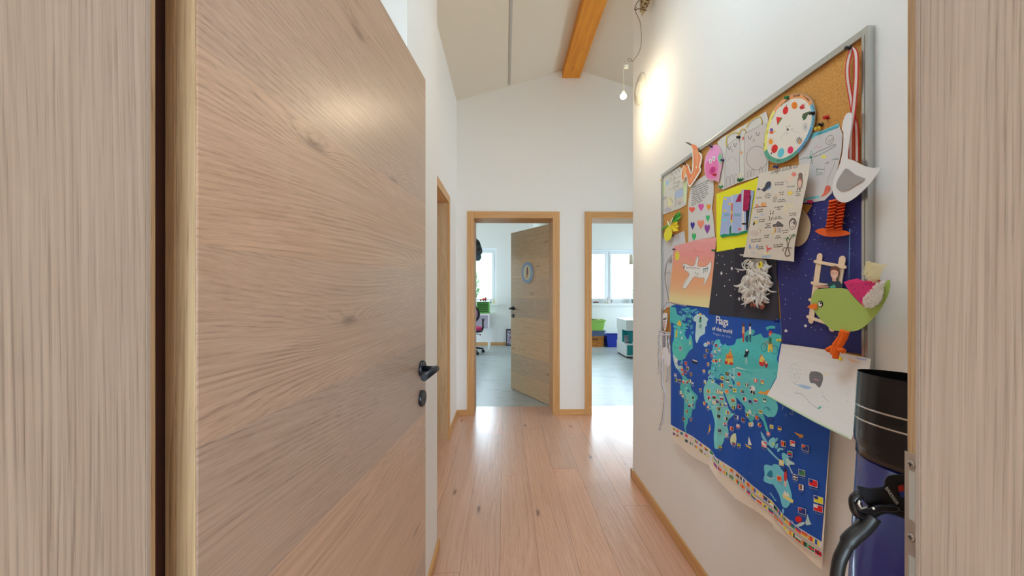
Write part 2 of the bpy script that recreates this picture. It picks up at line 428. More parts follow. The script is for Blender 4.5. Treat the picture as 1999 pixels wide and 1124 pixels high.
# strike plate on the right rebate
sp = empty('strike_plate', (JR + 0.0143, 0.405, 0.9), 'steel strike plate with two screws let into the oak frame at the right', 'strike plate')
b = MB(); xs = JR + 0.0145
zt = at_x(1777, 883, xs).z
def zpx(py, X, px=1777): return at_x(px, py, X).z
b.box((xs - 0.0014, 0.3982, 0.60), (xs - 0.0002, 0.4215, zt), M_steel); b.build('plate', sp, bevel=0.0004)
for py0, py1 in ((917, 1013), (1082, 1230)):
    b = MB(); b.box((xs - 0.0019, 0.4095, zpx(py1, xs)), (xs - 0.0013, 0.4165, zpx(py0, xs)), mat('worn_latch_hole', (196, 200, 196), 0.5)); b.build('latch_opening', sp, bevel=0.0004)
for py in (904, 1046):
    z = zpx(py, xs); b = MB(); b.lathe([(0.0038, 0), (0.0042, 0.0006), (0.0030, 0.0016)], (xs - 0.0013, 0.4140, z), M_steel, 16, (-1, 0, 0))
    b.box((xs - 0.0032, 0.4115, z - 0.0004), (xs - 0.0028, 0.4165, z + 0.0004), M_black); b.box((xs - 0.0032, 0.4136, z - 0.0025), (xs - 0.0028, 0.4144, z + 0.0025), M_black)
    b.build('screw', sp)

# --- right wall, hall beyond it
b = MB(); b.box((XR, YJ1 - 0.012, 0), (XR + 0.16, 2.44, 4.0), M_wall); b.box((XR, 2.44, 0), (3.9, 2.60, 4.0), M_wall)
struct(b, 'wall_right', 'white right wall of the corridor that carries the pinboard')
b = MB(); windowed(b, 'x', 3.7, 3.9, 2.60, YE, 0, 4.0, 2.68, 3.82, 1.0, 2.2, M_wall)
struct(b, 'wall_hall', 'white wall with an added window at the far right of the hall')
# flush inspection hatch low in the right wall
hx = XR - 0.0012
p0 = at_x(1615, 1000, hx); p1 = at_x(1508, 1060, hx)
b = MB(); b.box((hx, 0.72, 0.10), (XR + 0.001, p1.y, 0.735), M_wall)
hat = b.build('wall_hatch', label='flush white inspection hatch in the wall below the pinboard', cat='hatch', bevel=0.0012)

# --- baseboards
def base(name, lo, hi, label, m=M_casey):
    b = MB(); b.box(lo, hi, m); struct(b, name, label, bevel=0.002)
BH = 0.06
base('baseboard_right', (XR - 0.013, 0.46, 0), (XR, 2.613, BH), 'oak baseboard along the right wall')
base('baseboard_hall', (XR - 0.013, 2.60, 0), (3.7, 2.613, BH), 'oak baseboard round the corner of the hall', M_caseh)
base('baseboard_left_near', (XS, 1.32, 0), (XS + 0.013, 1.913, 0.05), 'oak baseboard on the wall stub by the open door')
base('baseboard_left', (XL, LD[1], 0), (XL + 0.012, YE - 0.012, BH), 'short oak baseboard between left door frame and end wall')
base('baseboard_left_back', (XL, 1.913, 0), (XL + 0.012, LD[0], BH), 'oak baseboard before the left door frame')
base('baseboard_end_left', (XL + 0.0, YE - 0.012, 0), (DL[0], YE, BH), 'oak baseboard piece left of the first end doorway', M_caseh)
base('baseboard_end_middle', (DL[1], YE - 0.012, 0), (DR[0], YE, BH), 'oak baseboard piece between the two end doorways', M_caseh)

# --- ceiling (ridge along the corridor), beam
def zc(x): return 3.557 - 0.30 * abs(x - 0.68)
b = MB()
def slope(x0, x1, y0, y1, th=0.2):
    b.prism([(x0, y0, zc(x0)), (x1, y0, zc(x1)), (x1, y1, zc(x1)), (x0, y1, zc(x0))],
            [(x0, y0, zc(x0) + th), (x1, y0, zc(x1) + th), (x1, y1, zc(x1) + th), (x0, y1, zc(x0) + th)], M_ceil)
slope(-2.75, -0.35, 0.2, YE); slope(0.35, 0.68, 0.2, YE); slope(-0.35, 0.35, 0.2, 0.5); slope(-0.35, 0.35, 1.6, YE)   # opening for the added roof window, out of view
slope(0.68, 3.9, 0.2, YE)
struct(b, 'ceiling', 'white sloping ceiling rising to the ridge beam')
p = [at_y(1097.6, 152.6, YE), at_y(1131.4, 153, YE)]
b = MB(); b.box((p[0].x, 0.42, p[0].z), (p[1].x, YE, 3.60), M_beam)
b.build('ridge_beam', label='orange-stained spruce ridge beam under the white ceiling', cat='beam', bevel=0.004)
# slim light channel in the slope
x0, x1 = at_y(992.3, 166, YE).x, at_y(996.3, 166, YE).x
b = MB(); b.prism([(x0, 0.9, zc(x0) - 0.006), (x1, 0.9, zc(x1) - 0.006), (x1, YE - 0.02, zc(x1) - 0.006), (x0, YE - 0.02, zc(x0) - 0.006)],
                  [(x0, 0.9, zc(x0)), (x1, 0.9, zc(x1)), (x1, YE - 0.02, zc(x1)), (x0, YE - 0.02, zc(x0))], mat('light_channel_grey', (176, 170, 162), 0.5))
b.build('light_channel', label='slim grey light channel running along the white ceiling', cat='light channel')

# --- back room
b = MB(); windowed(b, 'y', -4.1, -3.9, -2.8, 2.8, 0, 2.8, -1.7, 1.7, 0.1, 2.3, M_wall); struct(b, 'wall_back', 'white back wall with an added big window, behind the viewpoint')
b = MB(); b.box((-2.8, -3.9, 0), (-2.6, 0.2, 2.8), M_wall); struct(b, 'wall_back_left', 'white side wall of the back room on the left')
b = MB(); b.box((2.6, -3.9, 0), (2.8, 0.2, 2.8), M_wall); struct(b, 'wall_back_right', 'white side wall of the back room on the right')
b = MB(); b.box((-2.8, -4.1, 2.7), (2.8, 0.2, 2.8), M_ceil); struct(b, 'ceiling_back', 'white ceiling of the back room')

# --- bedrooms
YW = 8.66; ZCB = 2.78
b = MB(); b.box((-2.9, YB, ZCB), (4.6, YW + 0.36, ZCB + 0.1), M_ceil); struct(b, 'ceiling_bedrooms', 'white ceiling of the two rooms beyond')
b = MB(); b.box((0.64, YB + 0.012, 0), (0.76, YW, ZCB), M_wall); struct(b, 'wall_divider', 'white wall between the two rooms beyond')
b = MB(); windowed(b, 'x', -2.9, -2.75, YB, YW, 0, ZCB, 7.0, 8.2, 0.05, 2.3, M_wall); struct(b, 'wall_bedroom_left', 'white far left wall of the room with the pink chair')
b = MB(); windowed(b, 'x', 4.45, 4.6, YB, YW, 0, ZCB, 7.0, 8.2, 0.05, 2.3, M_wall); struct(b, 'wall_playroom_right', 'white far right wall of the room with crates')
W1 = (-1.40, at_y(969, 562, YW).x, 0.95, 2.215); W2 = (1.36, 3.44, 0.95, 2.19)
b = MB(); y0, y1 = YW, YW + 0.36
windowed(b, 'y', y0, y1, -2.9, 0.70, 0, ZCB, W1[0], W1[1], W1[2], W1[3], M_wall)
windowed(b, 'y', y0, y1, 0.70, 4.6, 0, ZCB, W2[0], W2[1], W2[2], W2[3], M_wall)
struct(b, 'wall_window_side', 'white outer wall with the windows of both rooms')
base('baseboard_bedroom', (-2.75, YW - 0.014, 0), (0.64, YW, 0.07), 'oak baseboard below the window of the room with the pink chair', M_caseh)

# glass
T = NT('window_glass'); T.t.nodes.remove(T.b)
gl = T.n('ShaderNodeBsdfGlossy'); gl.inputs['Roughness'].default_value = 0.02
tr = T.n('ShaderNodeBsdfTransparent'); tr.inputs[0].default_value = (0.96, 0.98, 0.97, 1)
fr = T.n('ShaderNodeFresnel'); fr.inputs[0].default_value = 1.3
mx = T.n('ShaderNodeMixShader'); T.l(fr.outputs[0], mx.inputs[0]); T.l(tr.outputs[0], mx.inputs[1]); T.l(gl.outputs[0], mx.inputs[2])
T.l(mx.outputs[0], [n for n in T.t.nodes if n.type == 'OUTPUT_MATERIAL'][0].inputs[0]); M_glass = T.m

def window(name, x0, x1, z0, z1, Y, label, posts, face=-1):
    e = empty(name, ((x0 + x1) / 2, Y, z0), label, 'window', kind='structure')
    f = 0.055; b = MB(); y0, y1 = Y, Y + 0.07
    b.box((x0, y0, z0), (x1, y1, z0 + f), M_pvc); b.box((x0, y0, z1 - f), (x1, y1, z1), M_pvc)
    b.box((x0, y0, z0 + f), (x0 + f, y1, z1 - f), M_pvc); b.box((x1 - f, y0, z0 + f), (x1, y1, z1 - f), M_pvc)
    b.build('window_frame', e, bevel=0.004)
    ed = [x0 + f] + posts + [x1 - f]
    for i in range(len(ed) - 1):
        a, c = ed[i], ed[i + 1]
        if i: 
            b = MB(); b.box((a - 0.028, y0 + 0.002, z0 + f), (a + 0.028, y1, z1 - f), M_pvc); b.build('mullion', e, bevel=0.004)
        a += 0.029 if i else 0.001; c -= 0.029 if i < len(ed) - 2 else 0.001
        s = 0.05; b = MB(); ya, yb = Y - 0.012, Y + 0.045; za, zb = z0 + f + 0.001, z1 - f - 0.001
        b.box((a, ya, za), (c, yb, za + s), M_pvc); b.box((a, ya, zb - s), (c, yb, zb), M_pvc)
        b.box((a, ya, za + s), (a + s, yb, zb - s), M_pvc); b.box((c - s, ya, za + s), (c, yb, zb - s), M_pvc)
        sh = b.build('sash', e, bevel=0.005)
        b = MB(); b.box((a + s, Y + 0.012, za + s), (c - s, Y + 0.016, zb - s), M_glass); b.build('pane', sh)
    b = MB(); b.box((x0 - 0.04, YW - 0.07, z0 - 0.045), (x1 + 0.04, YW, z0 - 0.002), M_white); b.box((x0 + 0.001, YW, z0 - 0.02), (x1 - 0.001, Y, z0 + 0.002), M_white)
    b.build('window_sill', e, bevel=0.004)
    return e
window('window_1', W1[0], W1[1], W1[2], W1[3], YW + 0.15, 'white framed window of the room with the pink chair', [-0.80])
window('window_2', W2[0], W2[1], W2[2], W2[3], YW + 0.15, 'white two-sash window above the crates', [at_y(1187, 562, YW + 0.15).x])
# unseen windows behind and beside, added to brighten the interior
def added_window(name, axis, p, a0, a1, z0, z1, label):
    e = empty(name, (0, 0, 0), label, 'window', kind='structure'); b = MB(); f = 0.06
    def bx(s0, s1, c0, c1, q0=p, q1=p + 0.06, m=M_pvc):
        if axis == 'y': b.box((s0, q0, c0), (s1, q1, c1), m)
        else: b.box((q0, s0, c0), (q1, s1, c1), m)
    bx(a0, a1, z0, z0 + f); bx(a0, a1, z1 - f, z1); bx(a0, a0 + f, z0 + f, z1 - f); bx(a1 - f, a1, z0 + f, z1 - f)
    b.build('window_frame', e); b = MB(); bx(a0 + f, a1 - f, z0 + f, z1 - f, p + 0.028, p + 0.032, M_glass); b.build('pane', e)
added_window('window_added_3', 'y', -4.02, -1.7, 1.7, 0.1, 2.3, 'added unseen wide window of the back room')  # added behind the viewpoint as corridor light
added_window('window_added_4', 'x', 3.77, 2.68, 3.82, 1.0, 2.2, 'added unseen window of the side hall')  # added so daylight enters the corridor from the right
added_window('window_added_5', 'x', -2.7, 0.5, 1.25, 0.5, 2.0, 'added unseen window of the side passage')  # put in to light the near face of the wall stub
added_window('window_added_6', 'x', -2.86, 7.0, 8.2, 0.05, 2.3, 'added unseen tall window of the room with the pink chair')  # invented opening that brightens this bedroom
added_window('window_added_7', 'x', 4.50, 7.0, 8.2, 0.05, 2.3, 'added unseen tall window of the room with crates')  # likewise invented, brightens the room with crates
e = empty('window_added_8', (0, 0, 0), 'added unseen roof window in the corridor ceiling', 'window', kind='structure'); b = MB()  # added above the view to light the near corridor walls
def rq(x0, x1, y0, y1, dz0, dz1, m): b.prism([(x0, y0, zc(x0) + dz0), (x1, y0, zc(x1) + dz0), (x1, y1, zc(x1) + dz0), (x0, y1, zc(x0) + dz0)],
                                        [(x0, y0, zc(x0) + dz1), (x1, y0, zc(x1) + dz1), (x1, y1, zc(x1) + dz1), (x0, y1, zc(x0) + dz1)], m)
rq(-0.35, 0.35, 0.5, 0.55, 0.1, 0.16, M_pvc); rq(-0.35, 0.35, 1.55, 1.6, 0.1, 0.16, M_pvc); rq(-0.35, -0.30, 0.55, 1.55, 0.1, 0.16, M_pvc); rq(0.30, 0.35, 0.55, 1.55, 0.1, 0.16, M_pvc)
b.build('window_frame', e); b = MB(); rq(-0.30, 0.30, 0.55, 1.55, 0.12, 0.125, M_glass); b.build('pane', e)

# ================================================================== DOORS
def handle(root, u, z, side, m=M_black, M=None, t=0.02, lever=0.125, back=True):
    """lever handle on a leaf in leaf coordinates: u along, side=+-1 normal (y)"""
    y = side * t
    b = MB(); b.lathe([(0.0255, 0), (0.0265, 0.002), (0.0265, 0.008), (0.0245, 0.0105)], (u, y, z), m, 28, (0, side, 0)); b.build('handle_rosette', root, local=True, loc=(0, 0, 0))
    b = MB(); b.tube([(u, y + side * 0.01, z), (u, y + side * 0.035, z), (u, y + side * 0.052, z)], 0.0095, m, 16)
    n = 14; P = []
    b.tube([(u + 0.004, y + side * 0.05, z), (u, y + side * 0.05, z), (u - lever, y + side * 0.05, z)], 0.0105, m, 18)
    b.ball((u + 0.003, y + side * 0.05, z), 0.0104, m, 14, 8); b.build('lever', root, local=True)
    b = MB(); b.lathe([(0.0255, 0), (0.0265, 0.002), (0.0265, 0.008), (0.0245, 0.0105)], (u, y, z - 0.097), m, 28, (0, side, 0))
    b.box((u - 0.002, min(y + side * 0.0106, y + side * 0.0112), z - 0.106), (u + 0.002, max(y + side * 0.0106, y + side * 0.0112), z - 0.092), mat('keyhole', (6, 6, 8), 0.6))
    b.build('keyhole_rosette', root, local=True)
# near door leaf: hinge corner of the visible face H, direction dirU
H = Vector((-0.357, 0.450, 0)); ang = math.atan2(0.9947, 0.1028)
root = empty('door_1', H, 'open knotty oak door leaf standing at the left of the corridor', 'door', rot=ang, kind='structure')
b = MB(); 
prof = [(0.006, 0.0), (0.0, 0.0), (0.0, 0.002)]
b.box((0.0, 0.0, 0.006), (0.86, 0.040, 2.010), M_leaf)
leaf = b.build('door_leaf', root, local=True, loc=(0, 0, 0), bevel=0.002)
b = MB(); b.box((-0.0012, 0.001, 0.006), (0.0, 0.0255, 2.009), M_edge); b.box((-0.0012, 0.0262, 0.006), (0.0, 0.039, 2.009), M_edge); b.build('edge_band', root, local=True, bevel=0.0005)
handle(root, 0.811, 1.036, -1, t=0.0)
b = MB()
for z in (0.25, 1.78): b.tube([(-0.008, 0.046, z), (-0.008, 0.046, z + 0.09)], 0.007, M_steel, 12)
b.build('hinge', root, local=True)
# far door leaf
root = empty('door_2', (0.497, 4.207, 0), 'half open oak door with a round blue sign on it', 'door', rot=math.atan2(0.866, -0.5), kind='structure')
b = MB(); b.box((0, -0.04, 0.006), (0.83, 0.0, 2.008), M_leaf2); b.build('door_leaf', root, local=True, loc=(0, 0, 0), bevel=0.002)
handle(root, 0.775, 1.04, 1, t=0.0, lever=0.115)

# ================================================================== PINBOARD AND EVERYTHING ON IT
# crops of the reference used while measuring: (origin x, origin y, scale)
CR = dict(A=(1270, 60, 3.998), B=(1270, 320, 3.998), C=(1270, 560, 3.998), D=(1270, 820, 3.698), E=(1280, 200, 5.11), F=(1280, 400, 5.106),
          G=(1380, 330, 5.914), H=(1480, 160, 4.683), I=(1380, 460, 6.244), J=(1560, 460, 4.325), K=(1270, 580, 4.015), L=(1300, 590, 8.65),
          M=(1380, 600, 8.027), N=(1300, 700, 5.617), O=(1380, 720, 7.027), P=(1380, 840, 6.613), Q=(1480, 840, 4.325), R=(1490, 660, 5.619), Z=(0, 0, 1.0))
def cr(k, pts):
    ox, oy, s = CR[k]
    return [(ox + x / s, oy + y / s) for x, y in pts]
def smooth_poly(pts, n=4):
    out = []; N = len(pts)
    for i in range(N):
        p0, p1, p2, p3 = [Vector(pts[(i + k) % N]) for k in (-1, 0, 1, 2)]
        for j in range(n):
            t = j / n
            q = 0.5 * ((2 * p1) + (p2 - p0) * t + (2 * p0 - 5 * p1 + 4 * p2 - p3) * t * t + (3 * p1 - p0 - 3 * p2 + p3) * t ** 3)
            out.append((q.x, q.y))
    return out
def smooth_line(pts, n=5):
    out = []; N = len(pts)
    for i in range(N - 1):
        p0, p1, p2, p3 = [Vector(pts[min(max(i + k, 0), N - 1)]) for k in (-1, 0, 1, 2)]
        for j in range(n):
            t = j / n
            q = 0.5 * ((2 * p1) + (p2 - p0) * t + (2 * p0 - 5 * p1 + 4 * p2 - p3) * t * t + (3 * p1 - p0 - 3 * p2 + p3) * t ** 3)
            out.append((q.x, q.y))
    out.append(tuple(pts[-1])); return out

class Art(MB):
    """flat paper work on the right wall: outlines measured in the photo, laid on the wall plane at a real distance from it"""
    def __init__(s, off, k='Z', th=0.0006):
        super().__init__(); s.off = off; s.k = k; s.th = th; s.lv = 0
    def W(s, p, d=0.0): return at_x(p[0], p[1], XR - s.off - d)
    def P(s, pts, k=None): return cr(k or s.k, pts)
    def sheet(s, pts, c, k=None, sm=0):
        q = s.P(pts, k); q = smooth_poly(q, sm) if sm else q
        m = c if not isinstance(c, tuple) else ink(*c)
        f = [s.W(p, s.th) for p in q]
        s.prism([v + Vector((s.th, 0, 0)) for v in f], f, m); s.lv = s.th; return s
    def poly(s, pts, c, k=None, sm=0, lv=None, px=False):
        q = pts if px else s.P(pts, k); q = smooth_poly(q, sm) if sm else q
        s.lv += 0.000004
        d = (lv if lv is not None else s.lv + 0.00015)
        s.face([s.W(p, d) for p in q], ink(*c)); return s
    def ell(s, cx, cy, rx, ry, c, k=None, rot=0, n=20, lv=None):
        a = math.radians(rot)
        return s.poly([(cx + rx * math.cos(t) * math.cos(a) - ry * math.sin(t) * math.sin(a), cy + rx * math.cos(t) * math.sin(a) + ry * math.sin(t) * math.cos(a))
                       for t in [2 * PI * i / n for i in range(n)]], c, k, lv=lv)
    def line(s, pts, w, c, k=None, sm=0, px=False, closed=False):
        q = pts if px else s.P(pts, k)
        if closed: q = list(q) + [q[0]]
        q = smooth_line(q, sm) if sm else q
        s.lv += 0.000004; d = s.lv + 0.0002
        L, R = [], []
        for i, p in enumerate(q):
            a = Vector(q[max(i - 1, 0)]); b = Vector(q[min(i + 1, len(q) - 1)]); t = b - a
            if t.length < 1e-6: t = Vector((1, 0))
            t.normalize(); n = Vector((-t.y, t.x)) * w / 2
            L.append(Vector(p) + n); R.append(Vector(p) - n)
        m = ink(*c)
        for i in range(len(q) - 1):
            s.face([s.W(v, d) for v in (L[i], L[i + 1], R[i + 1], R[i])], m)
        return s
    def text(s, body, p0, p1, h, c, k=None, bold=False, up=None, condense=1.0):
        """text whose baseline runs from p0 to p1 (crop coordinates), h = letter height in crop units"""
        a, b = [Vector(v) for v in s.P([p0, p1], k)]; hh = h / CR[k or s.k][2]
        cu = bpy.data.curves.new('t', 'FONT'); cu.body = body; cu.size = 1.0; cu.resolution_u = 2
        if bold: cu.offset = 0.018
        ob = bpy.data.objects.new('t', cu); me = ob.to_mesh()
        vs = [v.co.copy() for v in me.vertices]
        if not vs: return s
        x0 = min(v.x for v in vs); x1 = max(v.x for v in vs); capH = 0.70
        u = (b - a); upv = Vector(up) if up else Vector((0, -1))
        s.lv += 0.000004; d = s.lv + 0.0002; mi = s.mi(ink(*c))
        nv = [s.bm.verts.new(s.W(a + u * ((v.x - x0) / (x1 - x0)) + upv * (v.y / capH * hh), d)) for v in vs]
        for p in me.polygons:
            try: f = s.bm.faces.new([nv[i] for i in p.vertices]); f.material_index = mi
            except ValueError: pass
        ob.to_mesh_clear(); bpy.data.objects.remove(ob); bpy.data.curves.remove(cu); return s
    def warp(s, fn, ycuts=(), zcuts=()):
        bm = s.bm
        for y in ycuts: bmesh.ops.bisect_plane(bm, geom=bm.verts[:] + bm.edges[:] + bm.faces[:], plane_co=(0, y, 0), plane_no=(0, 1, 0), dist=1e-6)
        for z in zcuts: bmesh.ops.bisect_plane(bm, geom=bm.verts[:] + bm.edges[:] + bm.faces[:], plane_co=(0, 0, z), plane_no=(0, 0, 1), dist=1e-6)
        o = Vector((0, 0, CZ))
        for v in bm.verts:
            d = v.co - o; v.co = o + d * (1 - fn(v.co.y, v.co.z) / d.x)
        return s
    def done(s, name, label=None, cat=None, parent=None, group=None, **kw):
        o = s.build(name, parent=parent, label=label, cat=cat, group=group, recalc=False, **kw)
        return o
def frange(a, b, n): return [a + (b - a) * i / n for i in range(n + 1)]
def heart(art, cx, cy, w, h, c, k=None, tail=1.0):
    pts = []
    for i in range(24):
        t = 2 * PI * i / 24
        x = 16 * math.sin(t) ** 3 / 16; y = -(13 * math.cos(t) - 5 * math.cos(2 * t) - 2 * math.cos(3 * t) - math.cos(4 * t)) / 14
        pts.append((cx + x * w / 2, cy + y * h / 2))
    art.poly(pts, c, k)
WHT = (206, 202, 196); INK = (60, 58, 60)

# --- board
bt = at_x(1683, 67.5, XR - 0.018)
BY1 = at_x(1290.5, 400, XR - 0.018).y; BY0 = at_x(1694, 300, XR - 0.018).y; BZ1 = 1.924; BZ0 = 1.02
board = empty('pinboard', (XR, (BY0 + BY1) / 2, BZ0), 'large cork pinboard with aluminium frame on the right wall', 'pinboard')
b = MB(); b.box((XR - 0.010, BY0 + 0.0155, BZ0 + 0.0175), (XR - 0.001, BY1 - 0.0155, BZ1 - 0.0175), M_cork); b.build('cork_panel', board)
for y0, y1, z0, z1 in ((BY0, BY0 + 0.016, BZ0, BZ1), (BY1 - 0.016, BY1, BZ0, BZ1), (BY0 + 0.016, BY1 - 0.016, BZ1 - 0.018, BZ1), (BY0 + 0.016, BY1 - 0.016, BZ0, BZ0 + 0.018)):
    b = MB(); b.box((XR - 0.018, y0, z0), (XR, y1, z1), M_alu)
    if z1 - z0 > 0.5: b.box((XR - 0.0185, (y0 + y1) / 2 - 0.001, z0 + 0.018), (XR - 0.018, (y0 + y1) / 2 + 0.001, z1 - 0.018), mat('groove_grey', (120, 122, 120), 0.5))
    b.build('frame_bar', board, bevel=0.0015)

# --- navy night-sky paper
a = Art(0.0112, 'Z')
a.sheet([(1586, 400), (1560, 396), (1685, 345), (1685, 692), (1528, 670), (1520, 560), (1512, 500), (1548, 460)], (46, 48, 104))
for i in range(95):
    x = random.uniform(1524, 1674); y = random.uniform(405, 660)
    if x < 1550 and y < 500: continue
    r = random.choice([0.35, 0.5, 0.7, 0.9])
    a.ell(x, y, r, r, (196, 196, 214), n=6)
for i in range(26):
    x = random.uniform(1566, 1668); y = random.uniform(400, 520); an = random.uniform(0, PI); l = random.uniform(2, 6)
    a.line([(x, y), (x + l * math.cos(an), y + l * math.sin(an))], 0.5, (170, 172, 200))
for x, y in ((1572.5, 635.8), (1534, 645.5), (1589, 587)): a.ell(x, y, 2.6, 2.8, (206, 204, 204))
a.done('night_sky_poster', 'large navy paper speckled with white stars at the right of the pinboard', 'poster')

a = Art(0.0135, 'G', 0.002); a.sheet([(1085, 470), (1120, 490), (1160, 540), (1188, 610), (1192, 680), (1175, 760), (1140, 830), (1090, 875), (1050, 892), (1010, 885), (985, 800), (1000, 560)], (176, 160, 134), sm=3)
a.done('cardboard_moon', 'tan cardboard disc half hidden behind the sheet of small animal drawings', 'paper disc')

# --- world map, hanging in soft vertical folds
a = Art(0.0112, 'Z', 0.0005)
mp = [(1310, 598), (1324, 593), (1386, 601), (1524, 622), (1527, 670), (1640, 690), (1621, 840), (1604, 1112), (1590, 1100), (1560, 1072), (1530, 1044), (1512, 1032), (1508, 1022), (1480, 1000), (1434, 972), (1431, 968), (1400, 935),
      (1387, 915), (1384, 908), (1350, 890), (1330, 872), (1314, 860), (1309.5, 845)]
edge_top = [(1309.5, 828.5), (1326, 838), (1350, 850), (1386, 876), (1398, 893), (1434, 916), (1470, 948), (1507, 977), (1530, 1005), (1560, 1030), (1604, 1057)]
a.sheet(mp, (216, 200, 186))
BL = (30, 74, 156)
a.poly([(1310, 598), (1324, 593), (1386, 601), (1524, 622), (1527, 670), (1640, 690), (1621, 840)] + list(reversed(edge_top)), BL)
TQ = (74, 172, 172); LT = (112, 188, 186); PALE = (170, 196, 198); LB = (112, 178, 200)
# north america, arctic islands
a.poly([(75, 45), (150, 35), (190, 200), (260, 230), (270, 320), (330, 360), (400, 330), (380, 430), (320, 510), (330, 570), (370, 630), (400, 540), (440, 600), (455, 760), (420, 800), (385, 830), (330, 930), (300, 960), (255, 975), (200, 980), (160, 960), (118, 870), (105, 720), (130, 640), (135, 440), (100, 350), (70, 370), (68, 160)], TQ, 'L', sm=2)
a.poly([(118, 660), (170, 620), (230, 660), (300, 720), (330, 800), (330, 930), (255, 975), (200, 980), (160, 960), (118, 870), (105, 760)], (84, 182, 170), 'L', sm=2)
for x, y, rx, ry, ro in ((300, 130, 45, 28, 20), (360, 110, 40, 20, -10), (420, 150, 55, 30, 10), (300, 260, 40, 60, 0), (380, 220, 50, 36, 30), (440, 260, 40, 26, 60), (400, 320, 30, 26, 0), (430, 420, 24, 46, 10), (450, 500, 22, 40, 0), (350, 160, 26, 20, 0), (480, 130, 50, 20, -20), (250, 170, 30, 20, 40), (520, 170, 40, 18, -30)):
    a.ell(x, y, rx, ry, random.choice([TQ, (90, 168, 186), (70, 150, 176)]), 'L', ro, 12)
for i in range(26):
    x = random.uniform(240, 470); y = random.uniform(110, 440); a.line([(x, y), (x + random.uniform(-25, 25), y + random.uniform(10, 34)), (x + random.uniform(-25, 25), y + random.uniform(34, 60))], 1.0, (26, 66, 120), 'L', sm=3)
a.poly([(325, 500), (370, 450), (390, 500), (400, 560), (372, 622), (335, 570)], BL, 'L', sm=2)
for p, c in (([(200, 330), (225, 300), (250, 330), (262, 400), (190, 385)], (232, 176, 70)), ([(180, 450), (195, 445), (190, 590), (160, 590), (165, 520)], (196, 168, 70)), ([(400, 640), (415, 650), (415, 715), (395, 715)], (210, 190, 150)),
             ([(268, 570), (285, 610), (250, 625)], (214, 214, 214)), ([(235, 490), (262, 490), (258, 530), (236, 525)], (180, 190, 210))): a.poly(p, c, 'L')
a.poly([(178, 445), (190, 440), (194, 468), (180, 475)], (40, 40, 50), 'L')
a.ell(245, 780, 26, 40, (176, 150, 170), 'L'); a.poly([(230, 750), (252, 760), (250, 785), (230, 780)], (40, 52, 100), 'L')
# mexico, central america
a.poly([(118, 870), (190, 960), (195, 1040), (225, 1080), (260, 1030), (290, 1124), (230, 1124), (170, 1110), (130, 990)], PALE, 'L', sm=2)
a.poly([(255, 985), (290, 980), (280, 1040), (262, 1040)], TQ, 'L')
a.poly([(150, 110), (175, 140), (200, 190), (185, 205), (150, 150), (120, 110)], LB, 'N')
# greenland
a.poly([(468, 260), (530, 195), (600, 210), (640, 205), (668, 240), (716, 285), (690, 330), (690, 390), (660, 420), (660, 520), (600, 560), (560, 600), (525, 688), (500, 640), (495, 560), (505, 420), (510, 330), (470, 320)], PALE, 'L', sm=2)
a.poly([(570, 265), (600, 260), (600, 360), (597, 488), (585, 488), (585, 380), (570, 470), (560, 470), (572, 370), (555, 310)], (56, 130, 110), 'L'); a.ell(585, 262, 14, 22, (60, 40, 40), 'L'); a.ell(580, 200, 22, 22, (220, 180, 90), 'L')
# ship
a.poly([(430, 985), (540, 1010), (520, 1050), (450, 1020)], (30, 34, 46), 'L'); a.poly([(450, 960), (525, 985), (528, 1008), (455, 985)], (206, 200, 196), 'L')
# south america
a.poly([(180, 195), (205, 185), (240, 225), (268, 260), (275, 320), (300, 360), (345, 405), (345, 440), (325, 475), (320, 545), (290, 560), (278, 625), (245, 655), (240, 700), (222, 740), (220, 790), (238, 835), (215, 800), (200, 740), (195, 600), (198, 450), (165, 370), (155, 290), (178, 250)], TQ, 'N', sm=2)
a.poly([(220, 300), (262, 350), (330, 420), (310, 480), (300, 540), (260, 520), (230, 440), (205, 380)], (112, 194, 186), 'N', sm=2)
a.ell(242, 360, 18, 26, (40, 110, 150), 'N')
# africa
a.poly([(470, 225), (520, 235), (560, 300), (620, 330), (650, 350), (674, 430), (674, 700), (640, 760), (635, 900), (600, 960), (560, 990), (530, 940), (525, 830), (540, 700), (520, 590), (500, 520), (470, 500), (430, 470), (415, 400), (415, 320), (440, 270)], LT, 'N', sm=2)
a.poly([(60, 160), (200, 250), (260, 330), (300, 480), (330, 560), (395, 600), (300, 690), (280, 780), (300, 900), (230, 960), (200, 1040), (130, 1100), (100, 1060), (100, 900), (110, 740), (60, 560), (20, 420), (20, 240)], LT, 'O', sm=2)
a.poly([(330, 920), (395, 880), (400, 1020), (350, 1050), (320, 1000)], (196, 200, 160), 'O', sm=2)
# europe, asia
a.poly([(120, 540), (165, 500), (205, 510), (215, 560), (260, 590), (290, 560), (320, 600), (430, 580), (460, 500), (500, 490), (560, 470), (590, 400), (660, 350), (740, 350), (745, 400), (700, 450), (780, 430), (850, 410), (880, 470), (960, 470), (1020, 400), (1110, 420), (1165, 440), (1150, 560), (1095, 800), (1080, 1124), (160, 1124), (60, 960), (100, 800), (75, 700)], TQ, 'M', sm=2)
a.poly([(640, 0), (950, 0), (940, 130), (830, 360), (940, 430), (975, 540), (930, 650), (840, 660), (760, 600), (700, 600), (650, 640), (600, 730), (560, 640), (520, 520), (430, 420), (400, 390), (250, 300), (200, 220), (250, 140), (240, 60), (330, 0)], (90, 180, 182), 'O', sm=2)
a.poly([(355, 970), (440, 950), (510, 915), (600, 950), (640, 1010), (690, 1080), (700, 1124), (300, 1124), (320, 1030)], PALE, 'M', sm=2)
a.poly([(240, 330), (330, 330), (400, 400), (400, 540), (330, 560), (290, 480), (240, 380)], (120, 190, 176), 'O', sm=2)
a.poly([(340, 70), (360, 80), (345, 130), (380, 180), (370, 220), (350, 180), (330, 110)], BL, 'O', sm=2)
